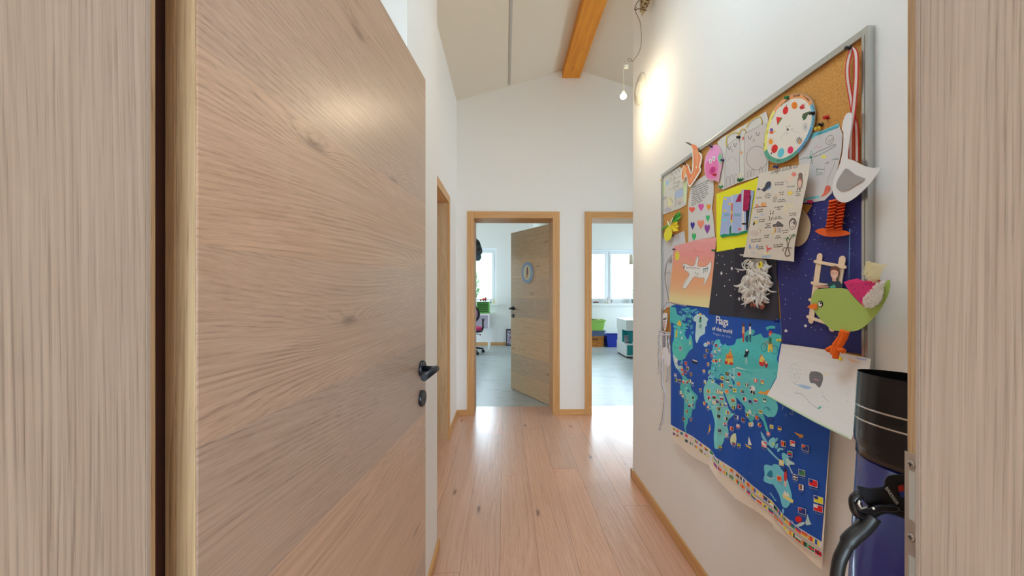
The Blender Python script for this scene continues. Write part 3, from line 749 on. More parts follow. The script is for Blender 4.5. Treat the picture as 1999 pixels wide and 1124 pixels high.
a.poly([(185, 60), (250, 100), (225, 150), (190, 120)], BL, 'O'); a.poly([(225, 320), (250, 350), (320, 520), (400, 560), (400, 600), (330, 600), (270, 470)], BL, 'O', sm=2)
a.poly([(840, 660), (910, 665), (930, 700), (900, 740), (840, 740)], (36, 60, 130), 'O', sm=2)
# mottled europe
for i in range(70):
    x = random.uniform(60, 215); y = random.uniform(560, 1110); a.ell(x, y, random.uniform(5, 20), random.uniform(5, 16), random.choice([(120, 178, 210), (60, 116, 176), (96, 160, 200), (40, 80, 150), (130, 190, 206)]), 'M', random.uniform(0, 90), 8)
for i in range(40):
    x = random.uniform(20, 110); y = random.uniform(20, 560); a.ell(x, y, random.uniform(5, 20), random.uniform(5, 22), random.choice([(120, 190, 200), (96, 176, 186), (130, 196, 200)]), 'O', random.uniform(0, 90), 8)
a.ell(670, 715, 36, 36, PALE, 'L', n=14)
a.poly([(925, 310), (990, 285), (1070, 290), (1070, 330), (980, 330), (950, 360), (930, 340)], TQ, 'M')
# castle, figures, stork, dolls, panda, bicycle
a.poly([(285, 890), (285, 830), (300, 780), (300, 740), (330, 720), (355, 700), (365, 640), (378, 700), (400, 740), (410, 780), (410, 900)], (206, 140, 60), 'M')
for x in (310, 340, 365, 395): a.poly([(x - 9, 790), (x, 745), (x + 9, 790)], (186, 70, 60), 'M'); a.poly([(x - 8, 880), (x - 8, 800), (x + 4, 800), (x + 4, 880)], (230, 190, 90), 'M')
a.poly([(280, 840), (320, 840), (320, 890), (280, 880)], (180, 50, 60), 'M'); a.poly([(350, 860), (410, 865), (410, 902), (350, 895)], (190, 60, 60), 'M')
a.poly([(555, 300), (590, 300), (590, 410), (550, 400)], (210, 160, 110), 'M'); a.ell(570, 265, 16, 26, (110, 70, 60), 'M'); a.poly([(548, 400), (585, 410), (580, 545), (562, 545), (560, 460)], (190, 70, 60), 'M')
a.poly([(660, 300), (690, 300), (694, 420), (660, 420)], (206, 206, 206), 'M'); a.ell(676, 268, 17, 26, (50, 40, 44), 'M'); a.poly([(662, 420), (694, 420), (690, 540), (672, 540)], (50, 90, 120), 'M'); a.ell(628, 490, 28, 55, (40, 90, 120), 'M')
a.poly([(600, 660), (640, 650), (665, 700), (645, 720), (640, 760), (610, 780), (570, 775), (600, 720)], (26, 34, 50), 'M'); a.ell(625, 670, 18, 20, (206, 206, 206), 'M'); a.line([(610, 790), (608, 880)], 0.8, (190, 190, 190), 'M'); a.line([(625, 790), (628, 895)], 0.8, (190, 190, 190), 'M')
a.poly([(815, 850), (835, 760), (860, 738), (890, 780), (910, 850), (880, 920), (830, 905)], (190, 50, 56), 'M', sm=2); a.poly([(835, 790), (860, 745), (890, 790), (905, 850), (825, 845)], (226, 190, 90), 'M', sm=2); a.ell(862, 785, 13, 16, (216, 180, 150), 'M')
a.ell(930, 895, 24, 52, (150, 40, 60), 'M'); a.ell(930, 865, 14, 18, (216, 190, 150), 'M')
a.poly([(590, 240), (650, 235), (660, 300), (650, 350), (600, 330)], (206, 206, 206), 'O', sm=2); a.ell(600, 262, 8, 12, (20, 20, 24), 'O'); a.poly([(600, 300), (625, 290), (625, 335), (600, 335)], (20, 20, 24), 'O'); a.poly([(632, 310), (655, 300), (655, 352), (635, 350)], (20, 20, 24), 'O')
for cx, cy in ((893, 628), (1060, 662)):
    a.line([(cx + 45 * math.cos(t), cy + 65 * math.sin(t)) for t in frange(0, 2 * PI, 20)], 0.6, (40, 40, 60), 'M')
a.line([(893, 628), (920, 530), (1000, 600), (1060, 662), (1020, 560), (920, 540)], 0.9, (180, 90, 100), 'M')
a.poly([(968, 470), (1010, 470), (1010, 575), (970, 575)], (50, 110, 70), 'M'); a.ell(988, 420, 20, 30, (190, 130, 100), 'M'); a.poly([(965, 390), (1000, 360), (1025, 390), (1020, 410), (975, 400)], (190, 50, 50), 'M'); a.poly([(960, 575), (1022, 575), (1030, 700), (1010, 700), (995, 640), (975, 700), (955, 700)], (220, 180, 60), 'M')
a.line([(780, 540), (830, 520), (870, 560), (850, 570), (830, 540)], 1.2, (40, 100, 150), 'O')
a.poly([(690, 330), (740, 300), (780, 320), (850, 280), (870, 300), (830, 355), (740, 340)], (216, 150, 70), 'O')
a.ell(1030, 200, 10, 50, (180, 60, 60), 'O', n=10)
# trees on siberia
for i in range(60):
    x = random.uniform(280, 1080); y = random.uniform(600, 1080)
    if 480 < x < 700 and y > 900: continue
    a.poly([(x - 4, y + 8), (x, y - 10), (x + 4, y + 8)], (50, 140, 146), 'M')
# india, south-east asia
a.poly([(640, 640), (700, 600), (760, 590), (800, 700), (840, 820), (840, 870), (800, 830), (780, 740), (740, 680), (680, 620)], TQ, 'O', sm=2)
a.poly([(520, 540), (660, 640), (620, 720), (600, 735), (575, 690), (540, 640)], TQ, 'O', sm=2); a.ell(625, 755, 16, 34, PALE, 'O')
a.line([(530, 575), (650, 650), (655, 600)], 1.0, (210, 200, 200), 'O'); a.poly([(560, 600), (590, 545), (615, 610)], (200, 196, 190), 'O')
a.poly([(695, 10), (720, 40), (770, 120), (800, 180), (770, 190), (720, 110), (700, 60)], LB, 'P', sm=2); a.poly([(800, 130), (850, 90), (885, 110), (880, 190), (850, 230), (800, 190)], (120, 190, 200), 'P', sm=2)
a.poly([(770, 220), (800, 230), (870, 310), (930, 370), (920, 385), (860, 330), (790, 260)], LB, 'P', sm=2)
a.ell(855, 175, 14, 20, (180, 200, 90), 'P')
for x, y, rx, ry in ((900, 200, 20, 40), (925, 250, 18, 30), (960, 240, 30, 14), (900, 120, 16, 30)): a.ell(x, y, rx, ry, LB, 'P', 20, 8)
a.poly([(200, 190), (240, 200), (262, 240), (262, 290), (230, 290), (205, 240)], (110, 190, 200), 'Q', sm=2); a.poly([(230, 235), (262, 250), (300, 270), (305, 290), (262, 292), (292, 355), (282, 362), (262, 310), (240, 290)], PALE, 'Q', sm=2)
# australia
a.poly([(48, 300), (75, 288), (120, 300), (125, 285), (170, 290), (190, 320), (235, 380), (265, 470), (285, 550), (280, 600), (240, 655), (205, 640), (190, 590), (175, 540), (130, 460), (100, 452), (45, 425), (55, 370)], (104, 186, 204), 'Q', sm=2)
a.poly([(72, 380), (85, 350), (110, 335), (122, 360), (120, 400), (80, 390)], (40, 120, 160), 'Q', sm=2); a.line([(75, 385), (100, 405), (135, 400)], 1.2, (200, 200, 190), 'Q')
a.line([(100, 525), (125, 560), (150, 595)], 2.2, (110, 176, 210), 'Q'); a.ell(210, 680, 9, 22, (120, 180, 210), 'Q')
a.poly([(228, 325), (240, 330), (245, 400), (238, 430), (220, 425), (215, 380)], (190, 60, 60), 'Q'); a.poly([(218, 430), (240, 430), (238, 480), (222, 470)], (200, 170, 160), 'Q'); a.ell(231, 335, 9, 16, (60, 30, 40), 'Q')
a.poly([(207, 530), (300, 590), (290, 615), (210, 565)], (226, 200, 130), 'Q'); a.poly([(212, 535), (225, 505), (240, 530), (252, 520), (265, 560), (212, 545)], (206, 204, 196), 'Q')
a.poly([(415, 705), (428, 740), (440, 775), (450, 790), (410, 800), (398, 775), (408, 745)], PALE, 'Q', sm=2); a.poly([(315, 800), (380, 770), (392, 790), (340, 815)], PALE, 'Q', sm=2); a.ell(340, 750, 30, 26, (200, 34, 40), 'Q', 30)
# boats
a.poly([(303, 12), (345, 30), (388, 40), (370, 52), (330, 40)], (214, 140, 50), 'Q'); a.poly([(340, 50), (380, 52), (378, 62), (345, 60)], (214, 150, 60), 'Q')
a.poly([(490, 170), (570, 220), (570, 238), (510, 205)], (226, 180, 80), 'P'); a.poly([(540, 75), (580, 190), (530, 185)], (212, 210, 208), 'P'); a.poly([(482, 705), (490, 780), (455, 835), (470, 780)], (214, 160, 80), 'N')
for i in range(26): a.ell(random.uniform(440, 590), random.uniform(505, 585), 2.4, 2.4, (120, 150, 200), 'P', n=6)
# title
a.text('Flags', (142, 250), (335, 285), 120, (216, 214, 210), 'M', bold=True); a.text('of the world', (82, 352), (395, 410), 62, (216, 214, 210), 'M', bold=True); a.text('Flaggen der Welt', (98, 420), (378, 482), 34, (140, 160, 200), 'M')
# flags scattered over the map
def flag(x, y, w, h, k, kind=None, sl=0.25, cap=True):
    c = [(206, 40, 50), (214, 212, 208), (40, 80, 160), (40, 130, 80), (226, 190, 60), (30, 30, 40), (220, 120, 50)]
    kind = kind or random.randrange(7); q = lambda u, v: (x + u * w, y + v * h + u * w * sl)
    e = 0.07
    a.poly([q(-e, -e * 1.5), q(1 + e, -e * 1.5), q(1 + e, 1 + e * 1.5), q(-e, 1 + e * 1.5)], (200, 200, 206), k)
    r = random.sample(c, 3)
    if kind in (0, 1):
        for i in range(3): a.poly([q(0, i / 3), q(1, i / 3), q(1, (i + 1) / 3), q(0, (i + 1) / 3)], r[i], k)
    elif kind in (2, 3):
        for i in range(3): a.poly([q(i / 3, 0), q((i + 1) / 3, 0), q((i + 1) / 3, 1), q(i / 3, 1)], r[i], k)
    elif kind == 4:
        a.poly([q(0, 0), q(1, 0), q(1, 1), q(0, 1)], r[0], k); a.ell(x + w / 2, y + h / 2 + w * sl / 2, w * .2, h * .28, r[1], k, n=8)
    elif kind == 5:
        a.poly([q(0, 0), q(1, 0), q(1, 1), q(0, 1)], r[0], k); a.poly([q(0, .38), q(1, .38), q(1, .62), q(0, .62)], r[1], k); a.poly([q(.35, 0), q(.5, 0), q(.5, 1), q(.35, 1)], r[1], k)
    else:
        a.poly([q(0, 0), q(1, 0), q(1, .5), q(0, .5)], r[0], k); a.poly([q(0, .5), q(1, .5), q(1, 1), q(0, 1)], r[1], k); a.poly([q(0, 0), q(.4, .5), q(0, 1)], r[2], k)
    if cap: a.line([q(0.05, 1.5), q(0.95, 1.5)], 0.5, (150, 160, 190), k)
for x, y in ((700, 655), (775, 655), (830, 700), (880, 765), (675, 790), (815, 805), (640, 880), (755, 870), (830, 960), (895, 955), (785, 960), (695, 1015), (155, 950), (318, 1000), (238, 1025), (350, 1085)): flag(x, y, 38, 44, 'L')
for x, y in ((165, 105), (205, 125), (170, 148), (225, 90), (262, 150), (92, 160), (100, 215), (140, 225), (180, 235), (218, 240), (250, 225), (278, 258), (145, 350), (365, 325), (170, 385), (285, 410), (215, 440), (245, 500), (282, 490), (215, 560), (182, 640), (262, 640), (405, 120), (415, 235), (445, 335), (455, 405), (410, 470), (450, 520), (470, 140), (500, 230)): flag(x, y, 24, 30, 'N')
for x, y in ((255, 40), (190, 100), (260, 130), (420, 45), (410, 175), (525, 190), (180, 195), (120, 280), (172, 285), (250, 280), (305, 220), (360, 265), (465, 280), (495, 385), (570, 420), (645, 405), (735, 150), (645, 130), (770, 400), (425, 490), (340, 500), (230, 460), (170, 460), (120, 415), (135, 520), (260, 570), (245, 655), (225, 735), (385, 635), (475, 670), (535, 600), (575, 735), (665, 640), (715, 560), (700, 735), (865, 765), (975, 785), (820, 860), (755, 985), (405, 755), (320, 790), (255, 880), (150, 815), (345, 1000), (415, 1020), (160, 1045), (335, 405), (140, 620), (75, 365), (75, 430), (0, 280), (10, 380), (180, 375)): flag(x, y, 44, 44, 'O')
for x, y in ((195, 88), (272, 85), (250, 175), (178, 248), (295, 370), (345, 455), (160, 380)): flag(x, y, 36, 40, 'Q')
for x, y, w, h, c1, c2 in ((370, 118, 56, 44, (40, 60, 120), (206, 90, 50)), (342, 326, 52, 46, (50, 110, 70), (40, 70, 130)), (430, 408, 68, 52, (200, 34, 44), (36, 50, 120)), (472, 548, 74, 52, (232, 200, 50), (36, 50, 120)), (470, 620, 72, 52, (200, 34, 44), (210, 208, 206)), (340, 648, 60, 46, (36, 54, 120), (180, 60, 70)), (30, 90, 40, 44, (200, 50, 60), (206, 204, 200)), (272, 760, 18, 18, (180, 180, 190), (40, 60, 140))):
    q = lambda u, v: (x + u * w, y + v * h + u * w * 0.3)
    a.poly([q(-.05, -.07), q(1.05, -.07), q(1.05, 1.07), q(-.05, 1.07)], (206, 204, 206), 'Q'); a.poly([q(0, 0), q(1, 0), q(1, 1), q(0, 1)], c1, 'Q'); a.poly([q(0, 0), q(.45, 0), q(.45, .5), q(0, .5)], c2, 'Q')
    a.line([q(.05, 1.4), q(1, 1.4)], 0.6, (150, 160, 190), 'Q')
# two rows of flags along the lower edge
def along(t):
    L_ = [0]; 
    for i in range(len(edge_top) - 1): L_.append(L_[-1] + (Vector(edge_top[i + 1]) - Vector(edge_top[i])).length)
    d = t * L_[-1]
    for i in range(len(edge_top) - 1):
        if d <= L_[i + 1] + 1e-6:
            u = (d - L_[i]) / (L_[i + 1] - L_[i]); A_, B_ = Vector(edge_top[i]), Vector(edge_top[i + 1]); return A_.lerp(B_, u), (B_ - A_).normalized()
tt = [(0.012 + 0.945 * (i / 27.0) ** 1.18) for i in range(28)]
CR['S'] = (0, 0, 1.0)
for t in tt:
    p, d = along(min(t, 0.985)); w = 4.2 + 9.5 * t; h = 4.6 + 4.8 * t
    for row in (0, 1):
        flag(p.x + 0.5, p.y + 3.0 + row * (9.5 + 9.5 * t), w, h, 'S', sl=d.y / max(d.x, .2), cap=t > 0.3)
folds = [at_x(px, 700, XR - 0.012).y for px in (1310, 1324, 1347, 1385, 1400, 1433, 1470, 1508, 1560, 1621)]
hts = [0.010, 0.002, 0.006, 0.016, 0.002, 0.014, 0.004, 0.013, 0.006, 0.010]
def mapfold(y, z):
    k = max(0.0, min(1.0, (1.22 - z) / 0.5)); fs = sorted(zip(folds, hts))
    if y <= fs[0][0]: h = fs[0][1]
    elif y >= fs[-1][0]: h = fs[-1][1]
    else:
        for (y0, h0), (y1, h1) in zip(fs, fs[1:]):
            if y0 <= y <= y1: u = (y - y0) / (y1 - y0); h = h0 + (h1 - h0) * u; break
    t = max(0.0, min(1.0, (1.115 - z) / 0.07)); t = t * t * (3 - 2 * t)
    return h * (k ** 0.8) * 0.8 + 0.0088 * t
a.warp(mapfold, [f + 1e-5 for f in folds], frange(0.72, 1.24, 40))
a.done('world_map', 'blue children\'s world map of flags hanging below the pinboard', 'map')

# --- pencil portrait sheet, comic sheet
a = Art(0.0118, 'F'); a.sheet([(50, 340), (80, 325), (180, 300), (285, 258), (297, 380), (305, 1010), (190, 985), (60, 1060), (50, 700)], (186, 186, 190))
a.line([(165, 500), (120, 560), (95, 650), (95, 760), (115, 860), (130, 960)], 1.6, (120, 116, 118), sm=5); a.line([(150, 515), (110, 590), (100, 700)], 1.0, (140, 134, 134), sm=4)
a.ell(128, 697, 11, 8, (110, 96, 90)); a.line([(105, 680), (128, 676), (145, 684)], 0.8, (120, 110, 108)); a.line([(135, 780), (122, 850)], 0.6, (160, 150, 148)); a.poly([(135, 560), (160, 520), (165, 560), (150, 590)], (140, 130, 126)); a.ell(135, 760, 26, 120, (182, 176, 174), n=20)
for i in range(8): a.line([(120 + i * 5, 560 - i * 6), (128 + i * 5, 590 - i * 6)], 0.5, (130, 120, 116))
a.done('portrait_drawing', 'pencil portrait on white paper at the left edge of the pinboard', 'drawing')
a = Art(0.0118, 'E'); a.sheet([(60, 765), (90, 730), (240, 640), (300, 700), (320, 800), (305, 1020), (240, 1058), (55, 1124), (55, 800)], (190, 188, 180))
a.poly([(70, 800), (95, 790), (85, 930), (68, 940)], (190, 204, 150)); a.poly([(95, 790), (130, 770), (130, 820), (98, 830)], (150, 176, 196)); a.poly([(195, 890), (280, 850), (275, 930), (195, 958)], (156, 172, 196)); a.poly([(270, 800), (315, 790), (300, 1000), (285, 990)], (190, 204, 160))
a.poly([(115, 960), (170, 935), (165, 1030), (115, 1040)], (200, 196, 160)); a.poly([(200, 980), (265, 955), (262, 1000), (195, 1025)], (186, 176, 170)); a.ell(120, 1075, 40, 26, (170, 168, 172), rot=-15)
for x0, y0, x1, y1 in ((130, 870, 250, 805), (65, 970, 115, 935), (190, 880, 280, 845), (130, 790, 245, 735), (190, 970, 275, 935), (195, 890, 195, 1040), (115, 960, 115, 1060), (180, 700, 180, 830)): a.line([(x0, y0), (x1, y1)], 0.5, (130, 126, 124))
for x, y in ((160, 720), (200, 700), (230, 680), (150, 760), (190, 750), (230, 790), (190, 800), (215, 800), (150, 960), (160, 985), (100, 950), (80, 960), (235, 1010), (245, 1005), (180, 860), (205, 845), (225, 835)):
    a.line([(x - 8, y + 6), (x - 4, y - 10), (x + 6, y - 8), (x + 6, y + 10), (x - 6, y + 8)], 0.5, (110, 106, 106), sm=3)
a.done('comic_drawing', 'coloured pencil comic drawing in the upper left corner of the pinboard', 'drawing')

# --- letter with hearts
a = Art(0.0128, 'E'); a.sheet([(345, 840), (395, 790), (490, 725), (520, 745), (575, 760), (580, 900), (560, 1060), (572, 1124), (590, 1340), (440, 1365), (325, 1400), (325, 1000)], (190, 188, 184))
for i in range(9):
    y = 855 + i * 22; x0 = 366 - i * 1.0; x1 = 525 - (i % 3) * 6 - max(0, i - 6) * 22
    a.text(['Willkommen liebe Freunde', 'wir wünschen euch einen', 'schönen und ganz lieben', 'Tag. Das Leben ist wie', 'ein Regenbogen. Alle', 'Farben gehören dazu und', 'machen das Herz froh', 'und hell. Bis bald', 'deine Kinder'][i], (x0, y), (x1, y - (x1 - x0) * 0.47), 13, (52, 50, 56), bold=True)
for cx, cy, w, h, c, k in ((362, 1068, 60, 62, (214, 88, 78), 'E'), (453, 1042, 55, 80, (196, 80, 150), 'E'), (527, 1042, 42, 66, (222, 140, 40), 'E'), (368, 203, 42, 80, (56, 48, 130), 'F'), (449, 190, 70, 96, (220, 130, 104), 'F'), (520, 130, 40, 70, (56, 160, 100), 'F'), (514, 236, 56, 100, (130, 64, 140), 'F'), (382, 315, 44, 80, (60, 160, 92), 'F')):
    heart(a, cx, cy, w, h, c, k)
a.done('heart_letter', 'handwritten letter with ten lines and rows of coloured hearts', 'letter')

# --- bunny drawing
a = Art(0.0130, 'E'); a.sheet([(615, 395), (660, 350), (880, 225), (1100, 88), (1118, 150), (1130, 500), (1120, 690), (1010, 745), (800, 810), (680, 868), (625, 855), (640, 640), (660, 560)], (192, 190, 184))
Y_ = (196, 168, 80)
for pts in ([(705, 440), (710, 345), (770, 300), (820, 305), (822, 350)], [(820, 345), (845, 280), (885, 265), (900, 300)], [(905, 250), (940, 190), (1010, 145), (1050, 150), (1060, 220)]):
    a.line(pts, 2.2, Y_, sm=6); a.line([(x + 8, y + 9) for x, y in pts], 0.8, (84, 84, 96), sm=6)
for pts in ([(708, 440), (835, 350), (835, 560), (820, 800), (690, 860), (708, 440)], [(890, 310), (1015, 245), (1100, 210), (1110, 500), (1095, 700), (1010, 740), (885, 770), (890, 310)]): a.line(pts, 0.7, (96, 92, 92), sm=2)
a.poly([(712, 445), (830, 358), (832, 560), (815, 795), (698, 850)], (186, 180, 178)); a.poly([(896, 315), (1015, 250), (1095, 216), (1102, 500), (1088, 695), (1010, 732), (890, 762)], (188, 180, 176))
for cx, cy, w in ((735, 460, 13), (792, 430, 13), (940, 355, 16), (1020, 320, 16)): a.line([(cx - w, cy - 25), (cx - w * .6, cy + 8), (cx + w * .3, cy + 10), (cx + w, cy - 25)], 0.8, INK, sm=4)
a.line([(755, 465), (762, 480), (775, 470), (762, 480), (762, 495)], 0.6, INK); a.line([(970, 372), (985, 380), (990, 360), (978, 375), (975, 400)], 0.6, INK)
a.line([(1010 - 105 * math.sin(t), 555 + 118 * math.cos(t)) for t in frange(-1.2, 4.2, 22)], 0.8, (110, 104, 104)); a.line([(762 - 42 * math.sin(t), 590 - 48 * math.cos(t)) for t in frange(-1.6, 1.6, 12)], 0.6, (140, 130, 120))
for x in (720, 760, 800, 930, 965, 1050): a.line([(x - 14, 850 - (x - 690) * .4), (x - 12, 760 - (x - 690) * .28), (x + 4, 745 - (x - 690) * .28), (x + 14, 780 - (x - 690) * .3), (x + 12, 838 - (x - 690) * .4)], 0.6, (100, 94, 90), sm=4)
for x, y in ((650, 835), (835, 770), (855, 760)): a.poly([(x - 26, y + 12), (x - 10, y - 14), (x, y + 4), (x + 12, y - 18), (x + 28, y + 8), (x, y + 26)], (60, 120, 72)); a.ell(x - 2, y - 36, 6, 8, (206, 180, 70)); a.ell(x + 14, y - 46, 6, 8, (216, 214, 206))
a.ell(873, 358, 10, 18, (190, 110, 90)); a.ell(855, 500, 12, 16, (200, 150, 110))
a.done('bunny_drawing', 'white sheet with two drawn rabbits under yellow outlined tulips', 'drawing')

# --- orange sea creature, pink face
a = Art(0.0205, 'E', 0.0012); a.sheet([(292, 395), (325, 395), (360, 412), (400, 425), (425, 490), (460, 520), (455, 600), (440, 640), (452, 672), (420, 735), (345, 842), (322, 818), (310, 760), (298, 740), (285, 775), (260, 778), (255, 690), (285, 615), (325, 622), (345, 690), (358, 695), (366, 600), (362, 460), (330, 425)], (212, 206, 196), sm=2)
a.poly([(325, 410), (385, 420), (412, 440), (430, 500), (448, 535), (440, 600), (428, 640), (440, 670), (405, 730), (345, 825), (325, 800), (315, 740), (300, 700), (285, 765), (262, 765), (262, 690), (290, 622), (318, 628), (335, 690), (360, 712), (378, 640), (372, 470), (350, 430)], (216, 124, 84), sm=2)
a.poly([(385, 470), (415, 480), (430, 540), (420, 620), (400, 690), (370, 760), (350, 790), (340, 760), (385, 690), (395, 600)], (222, 144, 104), sm=2); a.poly([(280, 640), (300, 640), (305, 690), (290, 740), (272, 740)], (226, 160, 112), sm=2)
a.poly([(292, 395), (325, 397), (358, 415), (355, 432), (325, 418)], (96, 84, 76)); a.ell(406, 645, 8, 11, (226, 190, 150)); a.line([(345, 640), (355, 668)], 1.4, (50, 40, 40))
a.done('orange_paper_creature', 'orange painted paper bird with a long curved neck above the pinboard edge', 'paper cutout')
a = Art(0.0185, 'E', 0.0012); a.sheet([(560, 440), (610, 420), (645, 470), (665, 560), (655, 650), (640, 720), (625, 798), (600, 780), (545, 775), (500, 740), (485, 660), (488, 580), (505, 520)], (204, 150, 172), sm=3)
a.poly([(560, 450), (605, 432), (632, 480), (640, 560), (628, 660), (600, 745), (545, 768), (505, 730), (490, 650), (495, 580), (520, 510)], (214, 142, 186), sm=3)
a.poly([(505, 600), (600, 560), (625, 640), (600, 740), (545, 762), (505, 725)], (206, 112, 160), sm=3)
a.ell(546, 584, 13, 24, (216, 212, 210)); a.ell(579, 560, 13, 24, (216, 212, 210)); a.ell(546, 586, 4, 10, (30, 26, 40)); a.ell(579, 560, 4, 10, (30, 26, 40))
a.ell(568, 678, 31, 44, (192, 66, 126), rot=20); a.ell(568, 678, 18, 26, (170, 50, 110), rot=20)
a.poly([(620, 560), (635, 510), (650, 505), (662, 560), (655, 600), (640, 615)], (110, 172, 130))
a.done('pink_paper_face', 'pink paper egg with two eyes and a green flower at its side', 'paper cutout')

# --- yellow card with folded paper garden
root = None
a = Art(0.0135, 'G', 0.0012); a.sheet([(108, 288), (605, 95), (560, 300), (470, 800), (455, 895), (112, 955)], (226, 206, 44)); yc = a.done('yellow_card', 'bright yellow card with a folded paper garden scene glued on it', 'card')
a = Art(0.0165, 'G', 0.0008)
a.sheet([(190, 320), (270, 318), (300, 300), (388, 280), (400, 240), (425, 235), (545, 250), (470, 730), (400, 745), (340, 765), (270, 768), (170, 788), (150, 760), (175, 450)], (150, 164, 196))
a.poly([(410, 242), (425, 236), (430, 720), (398, 735)], (196, 190, 192)); a.poly([(285, 300), (300, 300), (292, 740), (275, 750)], (182, 186, 202))
a.poly([(330, 380), (370, 290), (400, 285), (395, 375)], (150, 26, 76)); a.poly([(425, 240), (505, 240), (500, 400), (480, 480), (440, 490), (415, 480)], (150, 28, 74))
for i in range(40): x = random.uniform(428, 498); y = random.uniform(250, 470); a.ell(x, y, 6, 4, random.choice([(176, 48, 96), (110, 16, 56), (196, 70, 110)]), rot=random.uniform(0, 180), n=6)
a.poly([(450, 480), (478, 470), (500, 300), (510, 310), (470, 700), (455, 710), (450, 620)], (26, 28, 36)); a.poly([(405, 622), (452, 622), (448, 642), (402, 640)], (26, 28, 36))
a.poly([(282, 395), (298, 390), (292, 590), (275, 600)], (196, 92, 50)); a.ell(285, 500, 9, 22, (220, 180, 60)); a.ell(283, 600, 14, 14, (220, 190, 60))
for x, y in ((210, 345), (262, 402), (205, 478)): a.poly([(x - 22, y - 8), (x, y - 14), (x + 22, y), (x + 8, y + 16), (x - 8, y + 8)], (206, 186, 80))
for x in (205, 225, 245, 315, 335, 355, 375): a.line([(x, 545), (x, 515), (x + 12, 512), (x + 12, 545)], 0.7, (84, 160, 170))
a.poly([(175, 580), (220, 570), (232, 590), (190, 600)], (110, 190, 196)); a.poly([(262, 770), (258, 700), (268, 655), (282, 650), (280, 765)], (30, 110, 80))
a.poly([(150, 765), (200, 745), (240, 752), (300, 738), (360, 742), (400, 720), (470, 705), (465, 735), (340, 768), (270, 772), (170, 792)], (30, 128, 84)); a.ell(375, 692, 16, 14, (206, 96, 96))
a.done('folded_garden', parent=yc)

# --- pink aeroplane drawing
a = Art(0.0145, 'F'); a.sheet([(180, 410), (420, 345), (605, 322), (590, 480), (530, 1024), (330, 1000), (130, 965), (170, 560)], (222, 160, 146))
Lp = [(180, 410), (168, 600), (140, 850), (130, 965)]; Rp = [(605, 322), (575, 640), (550, 880), (530, 1024)]; Mp = [(420, 345), (380, 655), (360, 880), (330, 1000)]
stops = [(216, 148, 146), (222, 140, 138), (226, 146, 122), (228, 150, 112), (226, 160, 122), (226, 180, 132), (224, 196, 146), (224, 200, 150)]
def lp(P_, t):
    t *= 3; i = min(2, int(t)); u = t - i; return (P_[i][0] + (P_[i + 1][0] - P_[i][0]) * u, P_[i][1] + (P_[i + 1][1] - P_[i][1]) * u)
NS = 28
for i in range(NS):
    t0, t1 = i / NS, (i + 1) / NS; q = (t0 + t1) / 2 * 7; j = min(6, int(q)); u = q - j
    cc = tuple(int(round((stops[j][n] * (1 - u) + stops[j + 1][n] * u) / 2) * 2) for n in range(3))
    a.poly([lp(Lp, t0), lp(Mp, t0), lp(Rp, t0), lp(Rp, t1), lp(Mp, t1), lp(Lp, t1)], cc)
for i in range(46):
    x = random.uniform(300, 560); y = random.uniform(370, 560); l = random.uniform(20, 60); a.line([(x, y), (x + l * .5, y - 6), (x + l, y + 4)], 0.35, (196, 122, 124), sm=3)
a.ell(214, 506, 24, 48, (226, 190, 70))
a.poly([(268, 600), (290, 582), (330, 602), (380, 606), (395, 560), (415, 505), (428, 540), (420, 608), (500, 612), (540, 570), (552, 560), (550, 640), (520, 730), (475, 805), (485, 730), (440, 730), (385, 715), (345, 765), (310, 820), (285, 832), (268, 815), (290, 760), (335, 690), (290, 650)], (208, 206, 202), sm=2)
for pts in ([(268, 600), (290, 582), (380, 606), (415, 505), (428, 540), (420, 608), (500, 612), (552, 560), (550, 640), (520, 730), (475, 805), (485, 730), (440, 730), (385, 715), (310, 820), (285, 832), (268, 815), (335, 690), (290, 650), (268, 600)],): a.line(pts, 0.5, (110, 90, 100), sm=3)
a.text('777', (470, 680), (525, 664), 44, (52, 100, 110), bold=True); a.text('emirates', (305, 632), (438, 640), 26, (160, 110, 120)); a.line([(285, 600), (280, 635)], 1.6, INK); a.line([(395, 665), (402, 690), (425, 695), (415, 670)], 0.7, INK)
a.done('aeroplane_drawing', 'pink and orange crayon drawing of a white aeroplane', 'drawing')

# --- black paper with feather owl
a = Art(0.0138, 'I', 0.0008); a.sheet([(95, 195), (120, 198), (460, 140), (850, 300), (850, 500), (862, 760), (880, 1025), (825, 1035), (380, 990), (22, 955), (60, 500)], (50, 50, 60))
a.poly([(340, 150), (460, 140), (600, 190), (560, 560), (380, 990), (330, 985)], (44, 44, 54))
for x, y, r in ((138, 237, 6), (187, 248, 5), (125, 333, 5), (215, 350, 6), (298, 320, 4), (237, 462, 5), (275, 538, 7), (215, 612, 7), (340, 655, 5), (118, 721, 7), (290, 730, 7), (380, 436, 9)): a.ell(x, y, r, r * 1.2, (204, 204, 206), n=8)
for x, y in ((303, 400), (177, 457), (393, 770)):
    pts = []
    for i in range(12): r_ = 28 if i % 2 == 0 else 12; pts.append((x + r_ * .62 * math.cos(i * PI / 6), y + r_ * math.sin(i * PI / 6)))
    a.poly(pts, (206, 206, 208))
blk = a.done('owl_picture', 'black paper with white stars carrying a white feather owl', 'picture')
